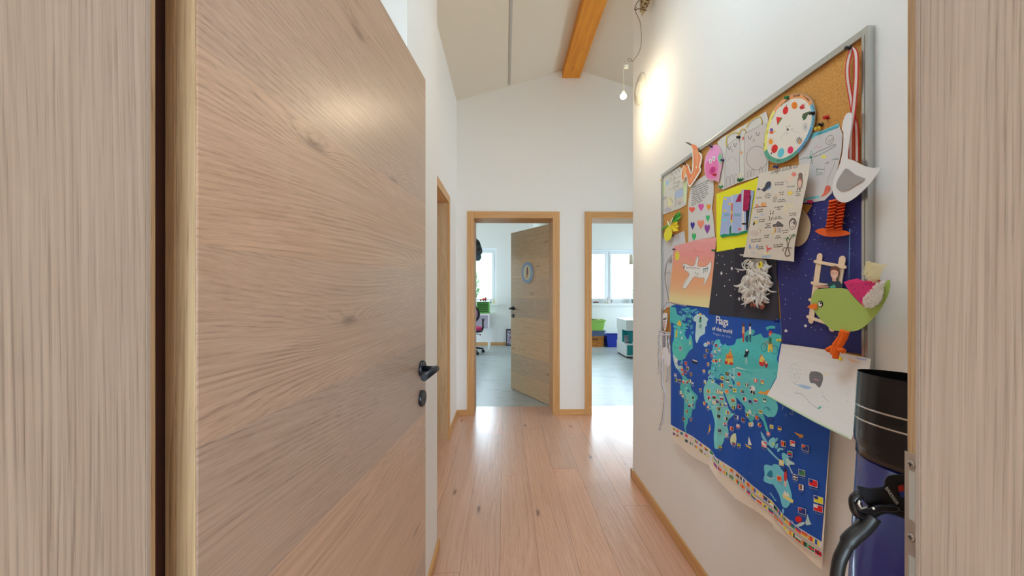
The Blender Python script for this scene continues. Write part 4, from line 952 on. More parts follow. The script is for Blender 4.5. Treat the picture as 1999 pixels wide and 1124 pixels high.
def feather(mb, p0, p1, width, m, bend=(0, 0), nb=16, lift=0.004, off=0.02, jit=0.15):
    """p0,p1 in pixels; a curled feather of thin barbs"""
    A0 = at_x(p0[0], p0[1], XR - off); A1 = at_x(p1[0], p1[1], XR - off); L_ = (A1 - A0)
    n = Vector((0, -L_.z, L_.y)).normalized(); Bc = (A0 + A1) / 2 + n * bend[0] * L_.length
    for i in range(nb):
        t = (i + 0.5) / nb
        c = A0 * (1 - t) ** 2 + Bc * 2 * t * (1 - t) + A1 * t * t; tg = ((Bc - A0) * (1 - t) + (A1 - Bc) * t).normalized(); nn = Vector((0, -tg.z, tg.y))
        w = width * math.sin(PI * min(1, 0.12 + t * 0.9)) ** 0.6
        for sg in (-1, 1):
            e = c + (nn * sg * w + tg * w * 0.7) * random.uniform(1 - jit, 1 + jit); e.x -= lift * random.uniform(0.2, 1.4)
            cm = (c + e) / 2 + tg * w * 0.10; cm.x -= lift * 0.8
            hw = tg * L_.length / nb * 0.62
            mb.face([c - hw, c + hw, cm + hw * .8, cm - hw * .8], m); mb.face([cm - hw * .8, cm + hw * .8, e + hw * .1, e - hw * .1], m)
def fluffy(name, rgb):
    T = NT(name); T.b.inputs['Base Color'].default_value = rgb; T.b.inputs['Roughness'].default_value = .8
    tl = T.n('ShaderNodeBsdfTranslucent'); tl.inputs[0].default_value = rgb; mx = T.n('ShaderNodeMixShader'); mx.inputs[0].default_value = .45
    T.l(T.b.outputs[0], mx.inputs[1]); T.l(tl.outputs[0], mx.inputs[2]); T.l(mx.outputs[0], [n for n in T.t.nodes if n.type == 'OUTPUT_MATERIAL'][0].inputs[0]); return T.m
Fz = fluffy('white_feather', (.97, .94, .90, 1))
b = MB(); ctr = cr('I', [(590, 480)])[0]
def ip(x, y): return cr('I', [(x, y)])[0]
def curl(x0, y0, an, l, w, k, off):
    # one curled plume: a flat tapered ribbon that rolls round
    P_ = []; x, y = x0, y0; n = 9
    for i in range(n + 1): P_.append((x, y)); x += math.cos(an) * l / n; y += math.sin(an) * l / n; an += k / n
    Lf, Rt = [], []
    for i, q in enumerate(P_):
        a0, a1 = P_[max(0, i - 1)], P_[min(n, i + 1)]; t = Vector((a1[0] - a0[0], a1[1] - a0[1])).normalized(); ww = w * (math.sin(PI * (0.16 + .84 * i / n)) ** .7)
        d = off + .005 * math.sin(PI * i / n)
        A1_ = ip(q[0] - t.y * ww, q[1] + t.x * ww); A2_ = ip(q[0] + t.y * ww, q[1] - t.x * ww); A3_ = ip(*q)
        Lf.append((at_x(*A1_, XR - d), at_x(*A3_, XR - d - .002), at_x(*A2_, XR - d)))
    for i in range(n):
        for j in (0, 1):
            f = b.face([Lf[i][j], Lf[i][j + 1], Lf[i + 1][j + 1], Lf[i + 1][j]], Fz); f.smooth = True
body = [(540, 285), (720, 300), (725, 400), (700, 440), (745, 480), (750, 560), (735, 660), (715, 720), (700, 790), (640, 800), (600, 780), (540, 800), (470, 780), (440, 720), (415, 620), (420, 540), (460, 490), (520, 450), (500, 380)]
bp_ = [ip(*q) for q in smooth_poly(body, 3)]
b.prism([at_x(q[0], q[1], XR - .0146) for q in bp_], [at_x(q[0], q[1], XR - .018) for q in bp_], Fz)
def inside(x, y):
    r_ = False
    for i in range(len(body)):
        (xa, ya), (xb, yb) = body[i], body[i - 1]
        if (ya > y) != (yb > y) and x < (xb - xa) * (y - ya) / (yb - ya) + xa: r_ = not r_
    return r_
cnt = 0
while cnt < 150:
    x, y = random.uniform(420, 750), random.uniform(290, 780)
    if not inside(x, y): continue
    cnt += 1; s_ = 1 if x > 590 else -1
    curl(x, y, PI / 2 - s_ * random.uniform(-.2, .9), random.uniform(70, 150), random.uniform(9, 18), random.uniform(-2.2, 2.2), .019 + .008 * cnt / 150)
for x0, y0, an, l, k in ((480, 480, 2.6, 140, -1.6), (520, 560, 2.4, 170, -1.8), (470, 640, 2.0, 150, -2.0), (480, 720, 1.8, 120, -2.0), (700, 480, -.3, 110, 1.8), (700, 540, .0, 120, 1.8), (700, 600, .2, 100, 1.8), (520, 300, 2.9, 150, -2.2), (500, 420, 3.4, 140, 1.6), (540, 300, 3.5, 140, -2.0), (480, 410, 2.9, 150, .8), (640, 720, 1.2, 130, 1.5), (560, 740, 1.9, 110, -1.5), (450, 230, 2.6, 60, 1.5)):
    curl(x0, y0, an, l, 9, k, .023)
owl = b.build('feather_owl', blk, recalc=False)
a = Art(0.031, 'I', 0.001); a.sheet([(635, 330), (655, 312), (672, 330), (676, 365), (655, 395), (632, 392), (624, 360)], (222, 196, 60), sm=3); a.ell(642, 352, 11, 17, (40, 36, 36)); a.ell(645, 356, 5, 9, (200, 170, 60)); a.done('owl_eye', parent=owl)
b = MB()
for x, y in ((545, 820), (570, 825), (590, 832), (655, 845), (676, 855), (694, 845), (690, 815)):
    A_, B_ = ip(x, y), ip(x - 3, y + 45); b.tube([at_x(*A_, XR - 0.020), at_x((A_[0] + B_[0]) / 2, (A_[1] + B_[1]) / 2, XR - 0.023), at_x(*B_, XR - 0.018)], [0.003, 0.0028, 0.0008], ink(176, 104, 88), 8)
b.build('owl_feet', owl)

# --- affirmation sheet
a = Art(0.030, 'G', 0.0006); a.sheet([(600, 62), (620, 50), (900, -25), (1190, -70), (1175, 60), (1100, 420), (1010, 880), (1003, 1068), (700, 1035), (418, 1015), (470, 760), (560, 300)], (196, 188, 176))
BK = (74, 66, 62)
a.text('DARAN GLAUBE ICH', (116, 842), (362, 782), 34, BK, 'H', bold=False, up=(0.12, -1))
def lab(lines, x, y, w, h=15, k='G'):
    for i, t in enumerate(lines):
        ww = w * min(1.0, len(t) / max(len(q) for q in lines)); a.text(t, (x + (w - ww) / 2, y + i * 22), (x + (w + ww) / 2, y + i * 22 - ww * .12), h, BK, k, bold=True)
lab(['Ich bin', 'gut, so wie', 'ich bin'], 665, 295, 78); lab(['Ich darf meine', 'Meinung sagen'], 780, 168, 110); lab(['Ich bin stark'], 925, 212, 90); lab(['Ich bin', 'mutig'], 835, 278, 55); lab(['Ich bin', 'ein', 'Kämpfer'], 1025, 268, 60); lab(['Ich bin', 'wundervoll'], 815, 362, 98)
lab(['Ich werde', 'geliebt'], 570, 478, 82); lab(['Ich sage auch', 'nein!'], 782, 448, 98); lab(['Ich darf', 'Fehler machen'], 770, 562, 100); lab(['Ich atme', 'tief ein'], 950, 520, 80); lab(['Ich bin', 'Kostbar'], 600, 592, 72); lab(['Ich bin', 'offen', 'Besonders'], 668, 640, 78)
lab(['Ich bin', 'genug'], 870, 718, 66); lab(['Ich bin', 'schlau'], 660, 775, 60); lab(['Ich bin', 'einzigartig'], 785, 780, 70); lab(['Ich kann mit', 'jedem reden'], 508, 825, 120); lab(['Ich bin', 'glücklich'], 590, 905, 65); lab(['Ich bin ruhig', 'und entspannt'], 768, 885, 108)
a.poly([(610, 235), (640, 230), (665, 205), (680, 165), (705, 143), (735, 145), (742, 180), (725, 215), (690, 240), (660, 262), (640, 245)], (66, 70, 82), sm=2); a.poly([(580, 240), (600, 215), (615, 228), (600, 245)], (66, 90, 120)); a.poly([(690, 235), (735, 200), (742, 215), (705, 240)], (110, 150, 190))
a.ell(1075, 150, 34, 80, (128, 110, 100), rot=5); a.ell(1080, 75, 26, 34, (110, 94, 88)); a.ell(1072, 165, 22, 52, (200, 168, 150), rot=5); a.ell(1078, 125, 14, 10, (200, 110, 90)); a.line([(1045, 220), (1045, 245)], 1.6, BK); a.line([(1075, 225), (1073, 248)], 1.6, BK); heart(a, 1103, 214, 14, 14, (120, 150, 200)); a.ell(1140, 65, 6, 6, (190, 150, 140))
a.ell(960, 115, 45, 34, (204, 186, 170), rot=-30); a.ell(1005, 60, 28, 24, (204, 120, 108)); a.line([(905, 120), (915, 150), (940, 160)], 1.2, (170, 160, 150))
a.poly([(925, 280), (945, 262), (960, 240), (975, 262), (1000, 268), (980, 285), (975, 305), (955, 292), (935, 300)], (222, 186, 90)); a.ell(845, 220, 8, 8, (196, 180, 150)); a.ell(785, 345, 24, 44, (170, 158, 148), rot=15); a.ell(800, 300, 22, 16, (196, 180, 150))
a.line([(530, 455), (580, 438), (690, 432)], 1.6, (150, 110, 90), sm=4); a.poly([(620, 425), (630, 385), (650, 380), (660, 400), (680, 380), (685, 410), (665, 432)], (214, 150, 90)); a.poly([(555, 432), (565, 405), (590, 405), (600, 430)], (206, 140, 110)); a.line([(570, 340), (585, 320), (590, 345), (605, 325), (635, 335)], 1.0, BK)
for x, y in ((905, 420), (945, 405), (960, 430), (985, 425), (925, 450), (895, 470), (915, 500)): a.ell(x, y, 12, 16, (206, 196, 160), rot=20)
a.ell(735, 515, 6, 12, BK); a.ell(762, 510, 6, 12, BK); a.line([(725, 490), (738, 480)], 1.2, BK); a.line([(765, 484), (775, 490)], 1.2, BK); a.line([(712, 545), (728, 555), (720, 590), (735, 590), (745, 580), (752, 560), (765, 552)], 1.0, BK)
a.ell(990, 630, 44, 66, (96, 84, 80), rot=6); a.ell(990, 640, 34, 52, (200, 190, 178), rot=6); a.line([(972, 620), (985, 625)], 1.0, BK); a.line([(998, 620), (1012, 618)], 1.0, BK); a.line([(980, 660), (992, 668), (1004, 660)], 1.0, BK)
a.poly([(758, 655), (770, 635), (795, 632), (815, 603), (845, 612), (865, 630), (882, 645), (875, 668), (840, 662), (820, 670), (795, 662), (775, 672)], (96, 88, 88), sm=2)
for x in (795, 820, 838, 855): a.line([(x, 680), (x - 4, 735)], 0.8, (120, 130, 150))
a.ell(772, 720, 10, 44, (220, 180, 120), rot=12); a.ell(790, 700, 8, 34, (206, 160, 100), rot=-8)
a.ell(545, 738, 46, 36, (188, 178, 168)); a.line([(600, 690), (618, 700), (612, 740)], 1.0, (170, 160, 120)); a.ell(545, 625, 10, 28, (70, 66, 66), rot=25); a.ell(565, 610, 14, 18, (214, 190, 90)); a.ell(640, 525, 20, 10, (160, 180, 206)); a.ell(570, 555, 30, 5, (120, 150, 190))
a.poly([(482, 875), (500, 868), (510, 905), (500, 925), (485, 910)], (130, 160, 196)); a.poly([(565, 895), (585, 865), (592, 890), (575, 925)], (120, 156, 200)); a.ell(535, 915, 12, 10, (214, 180, 176)); a.line([(510, 960), (530, 950), (545, 985)], 1.0, (130, 160, 196))
a.poly([(685, 880), (695, 875), (705, 912), (745, 905), (750, 918), (712, 935), (700, 955), (690, 940)], (206, 100, 100)); a.line([(700, 935), (690, 985)], 1.0, (206, 100, 100)); a.poly([(630, 1000), (745, 998), (735, 1012), (640, 1014)], (130, 176, 210)); a.ell(690, 975, 30, 12, (220, 206, 150))
for pts in ([(930, 900), (925, 840), (915, 800)], [(935, 905), (950, 830), (985, 765)]): a.line(pts, 1.4, (120, 110, 90), sm=4)
for cx, cy in ((918, 795), (985, 760)):
    for an in range(0, 360, 60): a.poly([(cx, cy), (cx + 42 * math.cos(math.radians(an + 15)), cy + 18 + 30 * math.sin(math.radians(an + 15))), (cx + 30 * math.cos(math.radians(an)), cy + 20 * math.sin(math.radians(an)))], (84, 122, 84))
a.line([(880, 912), (930, 905), (985, 912)], 1.2, BK); a.line([(905, 990), (900, 970), (912, 945), (925, 905), (945, 920), (945, 950), (960, 985), (925, 1005), (905, 990)], 1.4, BK, sm=3); a.ell(925, 980, 14, 14, (196, 188, 176)); a.line([(885, 950), (872, 930), (890, 925)], 1.2, BK, sm=3)
a.warp(lambda y, z: 0.006 * math.sin((z - 1.35) * 9), (), frange(1.37, 1.63, 8))
a.done('affirmation_sheet', 'sheet of small animal drawings and German sentences headed DARAN GLAUBE ICH', 'printed sheet')

# --- crayon drawing right of the wheel
a = Art(0.0126, 'H'); a.sheet([(365, 560), (480, 470), (600, 440), (735, 378), (750, 430), (772, 480), (760, 640), (700, 900), (670, 1020), (605, 1082), (520, 1095), (405, 1105), (380, 900)], (186, 184, 184))
a.poly([(480, 470), (600, 440), (735, 378), (745, 400), (620, 460), (540, 490), (455, 535)], (104, 176, 190))
for i in range(7): a.line([(470 + i * 8, 500 - i * 3), (600, 450 + i * 3), (735, 392 + i * 4)], 0.5, (70, 150, 170))
a.line([(655 + 36 * math.cos(t), 530 + 42 * math.sin(t) - 12 * math.cos(t)) for t in frange(0, 2 * PI, 16)], 0.7, (110, 80, 50)); a.line([(640, 550), (650, 520), (665, 540), (650, 560), (680, 520), (668, 510)], 0.7, (110, 80, 50))
a.line([(500, 670), (540, 640), (690, 575), (705, 575), (700, 590), (640, 625), (560, 665), (480, 695)], 0.8, (40, 80, 74), sm=4); a.line([(500, 670), (485, 620), (478, 680), (450, 700), (490, 700), (470, 680)], 0.9, (40, 130, 110)); a.poly([(460, 690), (490, 670), (492, 698)], (40, 130, 110)); a.line([(375, 715), (410, 695), (455, 690)], 0.8, (40, 120, 110))
a.line([(508, 605), (530, 595), (540, 580), (560, 600), (580, 585)], 0.8, (200, 120, 130)); a.ell(600, 683, 22, 14, (214, 204, 90)); a.line([(610, 745), (650, 740), (620, 735), (650, 728)], 0.8, (60, 90, 90)); a.line([(670, 715), (730, 698), (690, 705), (735, 710)], 0.8, (60, 110, 100))
a.line([(535, 800), (540, 795), (605, 798)], 0.8, (60, 120, 110)); a.line([(540, 800), (530, 850), (590, 845), (590, 828), (545, 832)], 0.8, (50, 120, 100)); a.ell(537, 797, 4, 5, (30, 40, 40)); a.line([(700, 720), (690, 770), (640, 870), (630, 930)], 0.5, (120, 116, 120)); a.line([(610, 760), (600, 890)], 0.4, (150, 150, 160)); a.line([(490, 700), (480, 750), (500, 745), (488, 705)], 0.8, (90, 90, 100))
a.poly([(570, 1055), (600, 1010), (615, 960), (640, 945), (660, 965), (655, 1000), (620, 1035)], (206, 110, 90)); a.line([(610, 1000), (618, 960), (640, 948), (658, 965), (652, 1000)], 1.2, (190, 50, 50), sm=3); a.line([(625, 990), (630, 970), (645, 970), (640, 992)], 0.8, (190, 50, 50))
a.poly([(410, 1075), (480, 1050), (560, 1040), (560, 1060), (480, 1070), (415, 1092)], (110, 186, 196)); a.line([(490, 965), (500, 970)], 0.8, (90, 90, 90)); a.ell(700, 900, 5, 30, (186, 184, 184))
a.done('crayon_sky_drawing', 'white crayon drawing with blue sky strip right of the calendar wheel', 'drawing')

# --- calendar wheel
cx, cy = 285, 425
a = Art(0.0165, 'H', 0.0022)
# outline measured
out = [(235, 150), (300, 118), (370, 106), (430, 115), (480, 155), (510, 215), (522, 290), (510, 390), (470, 500), (410, 600), (330, 680), (250, 728), (180, 745), (110, 725), (65, 680), (48, 610), (55, 520), (70, 430), (100, 330), (150, 235)]
RC = smooth_poly(out, 5); N = len(RC); a.k = 'H'
a.sheet(RC, (150, 140, 130))
C0 = (285, 428)
seg = [(214, 142, 92), (214, 142, 92), (206, 130, 84), (104, 170, 190), (104, 160, 186), (90, 150, 180), (84, 140, 172), (76, 140, 120), (84, 150, 124), (96, 156, 130), (216, 200, 90), (222, 206, 100), (220, 200, 96), (212, 150, 96)]
def inn(p, f): return (C0[0] + (p[0] - C0[0]) * f, C0[1] + (p[1] - C0[1]) * f)
for i in range(N):
    a.poly([inn(RC[i], .985), inn(RC[(i + 1) % N], .985), inn(RC[(i + 1) % N], .86), inn(RC[i], .86)], [(216, 146, 96), (216, 146, 96), (110, 172, 196), (84, 140, 176), (80, 146, 126), (84, 150, 126), (222, 206, 110), (218, 200, 110)][int(((i + 2) % N) / N * 8)] if not (i > N * 0.93) else (216, 146, 96))
a.poly([inn(p, .865) for p in RC], (206, 200, 190))
for t, p0, p1 in (('SEPTEMBER', (205, 228), (285, 160)), ('OKTOBER', (318, 138), (385, 128)), ('NOVEMBER', (412, 132), (470, 180))): a.text(t, p0, p1, 17, (80, 50, 40), bold=True)
for t, p0, p1, u in (('AUGUST', (128, 345), (165, 280), (-.6, -.6)), ('JULI', (82, 478), (92, 440), (-1, 0)), ('JUNI', (58, 590), (62, 560), (-1, 0)), ('DEZEMBER', (484, 200), (508, 262), (.8, -.2)), ('JANUAR', (492, 400), (505, 330), (1, .2)), ('MAI', (90, 690), (110, 712), (0, -1)), ('APRIL', (165, 728), (205, 722), (0, -1)), ('FEBRUAR', (400, 600), (440, 540), (.8, .6)), ('MÄRZ', (270, 700), (310, 680), (.2, -1))): a.text(t, p0, p1, 13, (60, 70, 60), up=u)
a.ell(250, 260, 24, 38, (200, 40, 40), rot=15); a.line([(255, 222), (262, 210)], 1.2, (70, 50, 40)); a.ell(332, 214, 28, 34, (218, 120, 40)); a.ell(324, 205, 3, 4, INK); a.ell(342, 205, 3, 4, INK); a.line([(320, 226), (332, 234), (344, 224)], .8, (150, 60, 30))
a.poly([(378, 235), (385, 215), (395, 222), (400, 195), (410, 215), (425, 190), (420, 225), (430, 235), (405, 250), (388, 250)], (180, 50, 50)); a.poly([(400, 320), (410, 290), (440, 278), (475, 265), (450, 310), (435, 340), (415, 352)], (64, 92, 64)); a.line([(405, 300), (455, 290)], .8, (120, 60, 50))
for an in range(0, 180, 30): a.line([(432 - 32 * math.cos(math.radians(an)), 412 - 42 * math.sin(math.radians(an))), (432 + 32 * math.cos(math.radians(an)), 412 + 42 * math.sin(math.radians(an)))], 0.7, (150, 150, 156))
for an in range(0, 360, 45): a.poly([(375, 535), (375 + 34 * math.cos(math.radians(an)), 535 + 40 * math.sin(math.radians(an))), (375 + 22 * math.cos(math.radians(an + 25)), 535 + 26 * math.sin(math.radians(an + 25)))], (60, 60, 70))
a.ell(380, 548, 10, 14, (216, 140, 60)); a.ell(295, 622, 26, 34, (206, 50, 90), rot=15); a.ell(208, 648, 29, 46, (96, 176, 190), rot=20); a.ell(150, 610, 28, 40, (200, 44, 40), rot=18); a.ell(122, 652, 7, 9, INK); a.ell(146, 600, 4, 5, INK); a.ell(160, 618, 4, 5, INK); a.ell(140, 625, 4, 5, INK)
a.ell(115, 545, 20, 26, (222, 140, 50))
for an in range(0, 360, 45): a.line([(115 + 26 * math.cos(math.radians(an)), 545 + 34 * math.sin(math.radians(an))), (115 + 33 * math.cos(math.radians(an)), 545 + 42 * math.sin(math.radians(an)))], 1.0, (222, 140, 50))
a.ell(122, 440, 14, 20, (110, 80, 140)); a.ell(122, 462, 20, 12, (200, 90, 60)); a.poly([(140, 440), (168, 448), (142, 464)], (220, 180, 90)); a.poly([(165, 318), (215, 325), (175, 388)], (200, 50, 50)); a.poly([(215, 325), (222, 332), (178, 396), (175, 388)], (90, 130, 80))
a.line([(270, 433), (200, 520)], 0.9, (188, 182, 172)); a.line([(270, 433), (390, 470)], 0.7, (186, 180, 172)); a.ell(270, 434, 10, 12, (90, 90, 84), lv=0.0032)
for x, y in ((262, 408), (288, 402), (310, 430), (265, 470)): a.ell(x, y, 8, 7, (176, 170, 150), n=8)
a.done('calendar_wheel', 'round cardboard calendar wheel with month names and twelve small pictures', 'calendar wheel')

# --- red and white ribbon loop
RED, RW = mat('red_ribbon', (186, 38, 34), .6, k=1.2), mat('white_ribbon', (206, 196, 190), .6, k=1.2)
b = MB()
def ribbon(path, w, off, nstripe=5):
    q = smooth_line(path, 5); 
    for i in range(len(q) - 1):
        for j in range(nstripe):
            u0, u1 = j / nstripe, (j + 1) / nstripe
            def pt(p, u, dd): v = at_x(p[0] + (u - .5) * w, p[1], XR - off); v.x -= dd; return v
            dd = 0.002 * math.sin(i * 0.2)
            b.face([pt(q[i], u0, dd), pt(q[i], u1, dd), pt(q[i + 1], u1, dd), pt(q[i + 1], u0, dd)], RED if j in (0, nstripe - 1) else RW)
ribbon([(1664, 92), (1657, 120), (1656, 150), (1661, 190), (1665, 225), (1670, 250), (1672, 315)], 9, 0.0205, 4)
ribbon([(1664, 92), (1672, 105), (1673, 150), (1669, 190), (1664, 225), (1660, 260), (1660, 318)], 10, 0.0230, 4)
b.build('ribbon_loop', label='red and white ribbon loop pinned at the top right of the pinboard', cat='ribbon', solid=0.0008)

# --- white paper bird with folded orange legs
a = Art(0.034, 'H', 0.0012); a.sheet([(800, 300), (825, 280), (850, 285), (860, 310), (850, 420), (830, 560), (818, 700), (860, 712), (960, 765), (1045, 785), (1120, 785), (1080, 850), (1010, 940), (930, 1020), (850, 1080), (790, 1102), (740, 1090), (700, 1050), (680, 1000), (680, 940), (700, 860), (750, 740), (775, 600), (780, 455), (765, 445), (770, 380), (782, 340)], (204, 202, 200), sm=2)
wb = a.done('white_paper_bird', 'long-necked white paper bird with folded orange legs at the right of the pinboard', 'paper bird')
a = Art(0.0358, 'H', 0.0012); a.sheet([(800, 790), (850, 820), (890, 850), (970, 882), (945, 912), (880, 950), (830, 985), (770, 998), (725, 975), (712, 945), (730, 890), (765, 835)], (146, 140, 138), sm=2); a.done('wing', parent=wb, label='grey wing')
OR = (204, 88, 34)
for x0, dx in ((1395, 0), (1462, 4)):
    b = MB(); m1, m2 = ink(*OR), ink(188, 72, 24); kk = 'B'
    ys = frange(278, 520, 10)
    for i in range(10):
        xa = x0 - (i * 3.2); w = 62
        for (ya, yb, oa, ob_, m) in ((ys[i], (ys[i] + ys[i + 1]) / 2, 0.016, 0.030, m1), ((ys[i] + ys[i + 1]) / 2, ys[i + 1], 0.030, 0.016, m2)):
            sk = 14 if i % 2 else -10
            p = cr(kk, [(xa, ya + 6), (xa + w, ya - 6), (xa + w - 2 + (sk * .4), yb - 6), (xa - 2 + sk * .4, yb + 6)])
            b.face([at_x(*p[0], XR - oa), at_x(*p[1], XR - oa), at_x(*p[2], XR - ob_), at_x(*p[3], XR - ob_)], m)
    b.build('folded_leg', wb, solid=0.0006)
a = Art(0.022, 'B', 0.001); a.sheet([(1282, 525), (1340, 500), (1400, 512), (1500, 515), (1560, 545), (1500, 560), (1420, 568), (1350, 560)], OR, sm=2); a.done('feet', parent=wb)
b = MB(); b.tube([at_x(*p, XR - 0.019) for p in cr('J', [(428, -60), (428, 60), (424, 200), (422, 370)])], 0.0011, mat('blue_string', (110, 150, 200), .7), 6)
b.build('blue_string', label='pale blue string hanging down over the navy paper', cat='string')

# --- green flower bundle
b = MB()
p = lambda x, y, o=0.016: at_x(*cr('F', [(x, y)])[0], XR - o - .008)
for i, (x0, y0) in enumerate(((65, 245), (72, 252), (60, 238), (110, 235))): b.tube([p(x0, y0), p(115, 205, .02), p(165, 160, .02)], 0.0028, ink(110, 176, 84), 8)
m1, m2 = ink(96, 170, 62), ink(52, 130, 60)
fan = [(165, 160), (185, 150), (225, 165), (240, 130), (250, 105), (245, 70), (228, 68), (205, 90), (190, 100), (172, 130)]
for i in range(len(fan) - 1): b.face([p(160, 175, .015), p(*fan[i], .016 + .006 * (i % 2)), p(*fan[i + 1], .016 + .006 * ((i + 1) % 2))], m1 if i % 2 else m2)
fb = b.build('paper_flower', label='yellow and green crepe paper flower with a white bow on the cork', cat='paper flower', solid=0.0006)
b = MB(); y1, y2 = ink(226, 202, 60), ink(206, 176, 40)
fan = [(150, 200), (185, 172), (218, 168), (212, 190), (234, 210), (215, 225), (228, 258), (200, 262), (172, 268), (160, 235)]
for i in range(len(fan) - 1): b.face([p(140, 205, .018), p(*fan[i], .018 + .007 * (i % 2)), p(*fan[i + 1], .018 + .007 * ((i + 1) % 2))], y1 if i % 2 else y2)
b.face([p(x, y, .019) for x, y in ((130, 200), (155, 225), (165, 290), (150, 340), (110, 362), (90, 345), (80, 300), (100, 245))], y1)
b.build('petals', fb, solid=0.0006)
b = MB(); b.tube([p(118, 160, .022), p(128, 190, .025), p(140, 205, .024), p(170, 130, .024)], 0.0022, ink(206, 214, 206), 6); b.build('bow', fb)

# --- popsicle stick frame with a photo
pf = None
b = MB()
def stick(mb, p0, p1, w, off, m):
    A0, A1 = at_x(*p0, XR - off), at_x(*p1, XR - off); t = (A1 - A0).normalized(); n = Vector((0, -t.z, t.y)) * w / 2; pts = []
    for k in range(9): an = -PI / 2 + PI * k / 8; pts.append(A1 + t * (w / 2) * math.cos(an) + n * math.sin(an))
    for k in range(9): an = PI / 2 + PI * k / 8; pts.append(A0 + t * (w / 2) * math.cos(an) + n * math.sin(an))
    mb.prism([q + Vector((0.0016, 0, 0)) for q in pts], pts, m)
wd = mat('craft_stick', (220, 196, 166), .6, k=1.25); jp = lambda x, y: cr('J', [(x, y)])[0]
a = Art(0.0145, 'J', 0.0006); a.sheet([(165, 215), (390, 260), (365, 445), (140, 440)], (44, 50, 100))
pf = a.done('photo_frame', 'craft stick frame around a snapshot of a smiling child on navy paper', 'photo frame')
for p0, p1, w, off in (((172, 175), (98, 715), .018, .0165), ((362, 200), (275, 780), .019, .0165), ((132, 217), (385, 265), .0085, .0185), ((108, 398), (235, 420), .0085, .0185), ((70, 683), (250, 745), .0085, .0185), ((88, 540), (100, 545), .0085, .0185)):
    b = MB(); stick(b, jp(*p0), jp(*p1), w, off, wd); b.build('craft_stick', pf)
a = Art(0.0195, 'J', 0.0004); a.sheet([(238, 415), (262, 392), (280, 380), (262, 318), (262, 280), (280, 258), (310, 255), (338, 275), (338, 320), (318, 370), (345, 390), (362, 420), (360, 442), (180, 440), (135, 425), (180, 420)], (60, 60, 70))
a.poly([(238, 415), (270, 385), (310, 375), (345, 390), (362, 420), (360, 442), (240, 440)], (52, 66, 78), sm=2); a.poly([(260, 430), (300, 410), (310, 440), (262, 440)], (90, 180, 160))
a.poly([(135, 425), (180, 420), (245, 425), (245, 438), (180, 440), (150, 438)], (190, 140, 120), sm=2); a.poly([(278, 360), (312, 355), (315, 382), (300, 386), (280, 380)], (200, 150, 128)); a.ell(298, 320, 33, 44, (212, 166, 146)); a.poly([(262, 310), (262, 280), (280, 258), (310, 255), (338, 275), (338, 318), (325, 300), (300, 288), (275, 292)], (110, 72, 56), sm=2)
a.ell(285, 316, 4, 3, (50, 36, 36)); a.ell(312, 314, 4, 3, (50, 36, 36)); a.line([(284, 340), (298, 346), (312, 338)], 1.0, (226, 214, 208), sm=3); a.line([(297, 318), (295, 330)], 0.5, (180, 130, 112))
a.done('snapshot', parent=pf)
# --- green bird
a = Art(0.050, 'J', 0.0016); a.sheet([(132, 462), (180, 447), (300, 442), (400, 450), (445, 500), (500, 560), (540, 585), (600, 560), (640, 500), (700, 430), (752, 370), (766, 400), (755, 470), (720, 560), (660, 650), (590, 730), (520, 785), (460, 806), (380, 806), (300, 800), (240, 765), (180, 705), (120, 625), (102, 560), (105, 520)], (150, 170, 88), sm=2)
gb = a.done('green_paper_bird', 'big green paper bird with pink wing and orange legs, over the pinboard edge', 'paper bird')
a = Art(0.0525, 'J', 0.0012); a.sheet([(375, 392), (420, 375), (490, 360), (550, 385), (600, 360), (655, 348), (690, 385), (640, 430), (590, 480), (605, 550), (540, 592), (480, 530), (430, 480), (400, 430)], (184, 48, 100), sm=1)
for x, y in ((440, 420), (470, 450), (540, 440), (500, 480), (560, 510), (460, 490), (520, 530), (600, 420), (560, 410), (545, 560)): a.ell(x, y, 8, 6, (140, 40, 90), n=8)
a.poly([(375, 392), (420, 375), (490, 360), (550, 385), (600, 360), (655, 348), (685, 380), (560, 398), (420, 400)], (198, 52, 110)); a.done('wing', parent=gb, label='pink wing')
a = Art(0.0525, 'J', 0.001); a.sheet([(65, 603), (95, 580), (130, 570), (152, 580), (150, 622), (110, 620)], (216, 112, 40)); a.done('beak', parent=gb, label='orange beak')
a = Art(0.0522, 'J', 0.001); a.sheet([(178 + 20 * math.cos(t), 576 + 26 * math.sin(t)) for t in frange(0, 2 * PI, 20)[:-1]], (36, 36, 36)); a.ell(177, 577, 15, 20, (212, 212, 210)); a.ell(182, 570, 7, 9, (24, 24, 24)); a.done('eye', parent=gb)
om = mat('orange_chenille', (232, 98, 20), .95, k=1.2)
def jpo(x, y, o=0.053): return at_x(*jp(x, y), XR - o)
for path in ([(375, 800), (345, 870), (310, 920), (290, 1000)], [(400, 805), (375, 870), (340, 930), (315, 975), (305, 1035)]):
    b = MB(); P_ = [jpo(*q) for q in smooth_line(path, 4)]; b.tube(P_, [0.0068 * random.uniform(.85, 1.15) for _ in P_], om, 9); b.build('leg', gb)
b = MB()
for path in ([(290, 940), (240, 965)], [(335, 945), (378, 978)], [(300, 960), (280, 995)]): b.tube([jpo(*q) for q in path], 0.0062, om, 9)
b.build('foot', gb)
Fy = fluffy('yellow_feather', (.96, .91, .70, 1))
b = MB()
for i in range(34):
    t = random.random(); x0, y0 = 740 - t * 110, 385 + t * 120; an = PI * .75 + random.uniform(-.6, .6); l = random.uniform(50, 100)
    feather(b, jp(x0 + random.uniform(-15, 15), y0 + random.uniform(-15, 15)), jp(x0 + l * math.cos(an), y0 + l * math.sin(an) + 40), 0.008, Fz, (random.uniform(-.3, .3), 0), 9, .005, .056)
b.build('white_feather', gb, recalc=False)
b = MB()
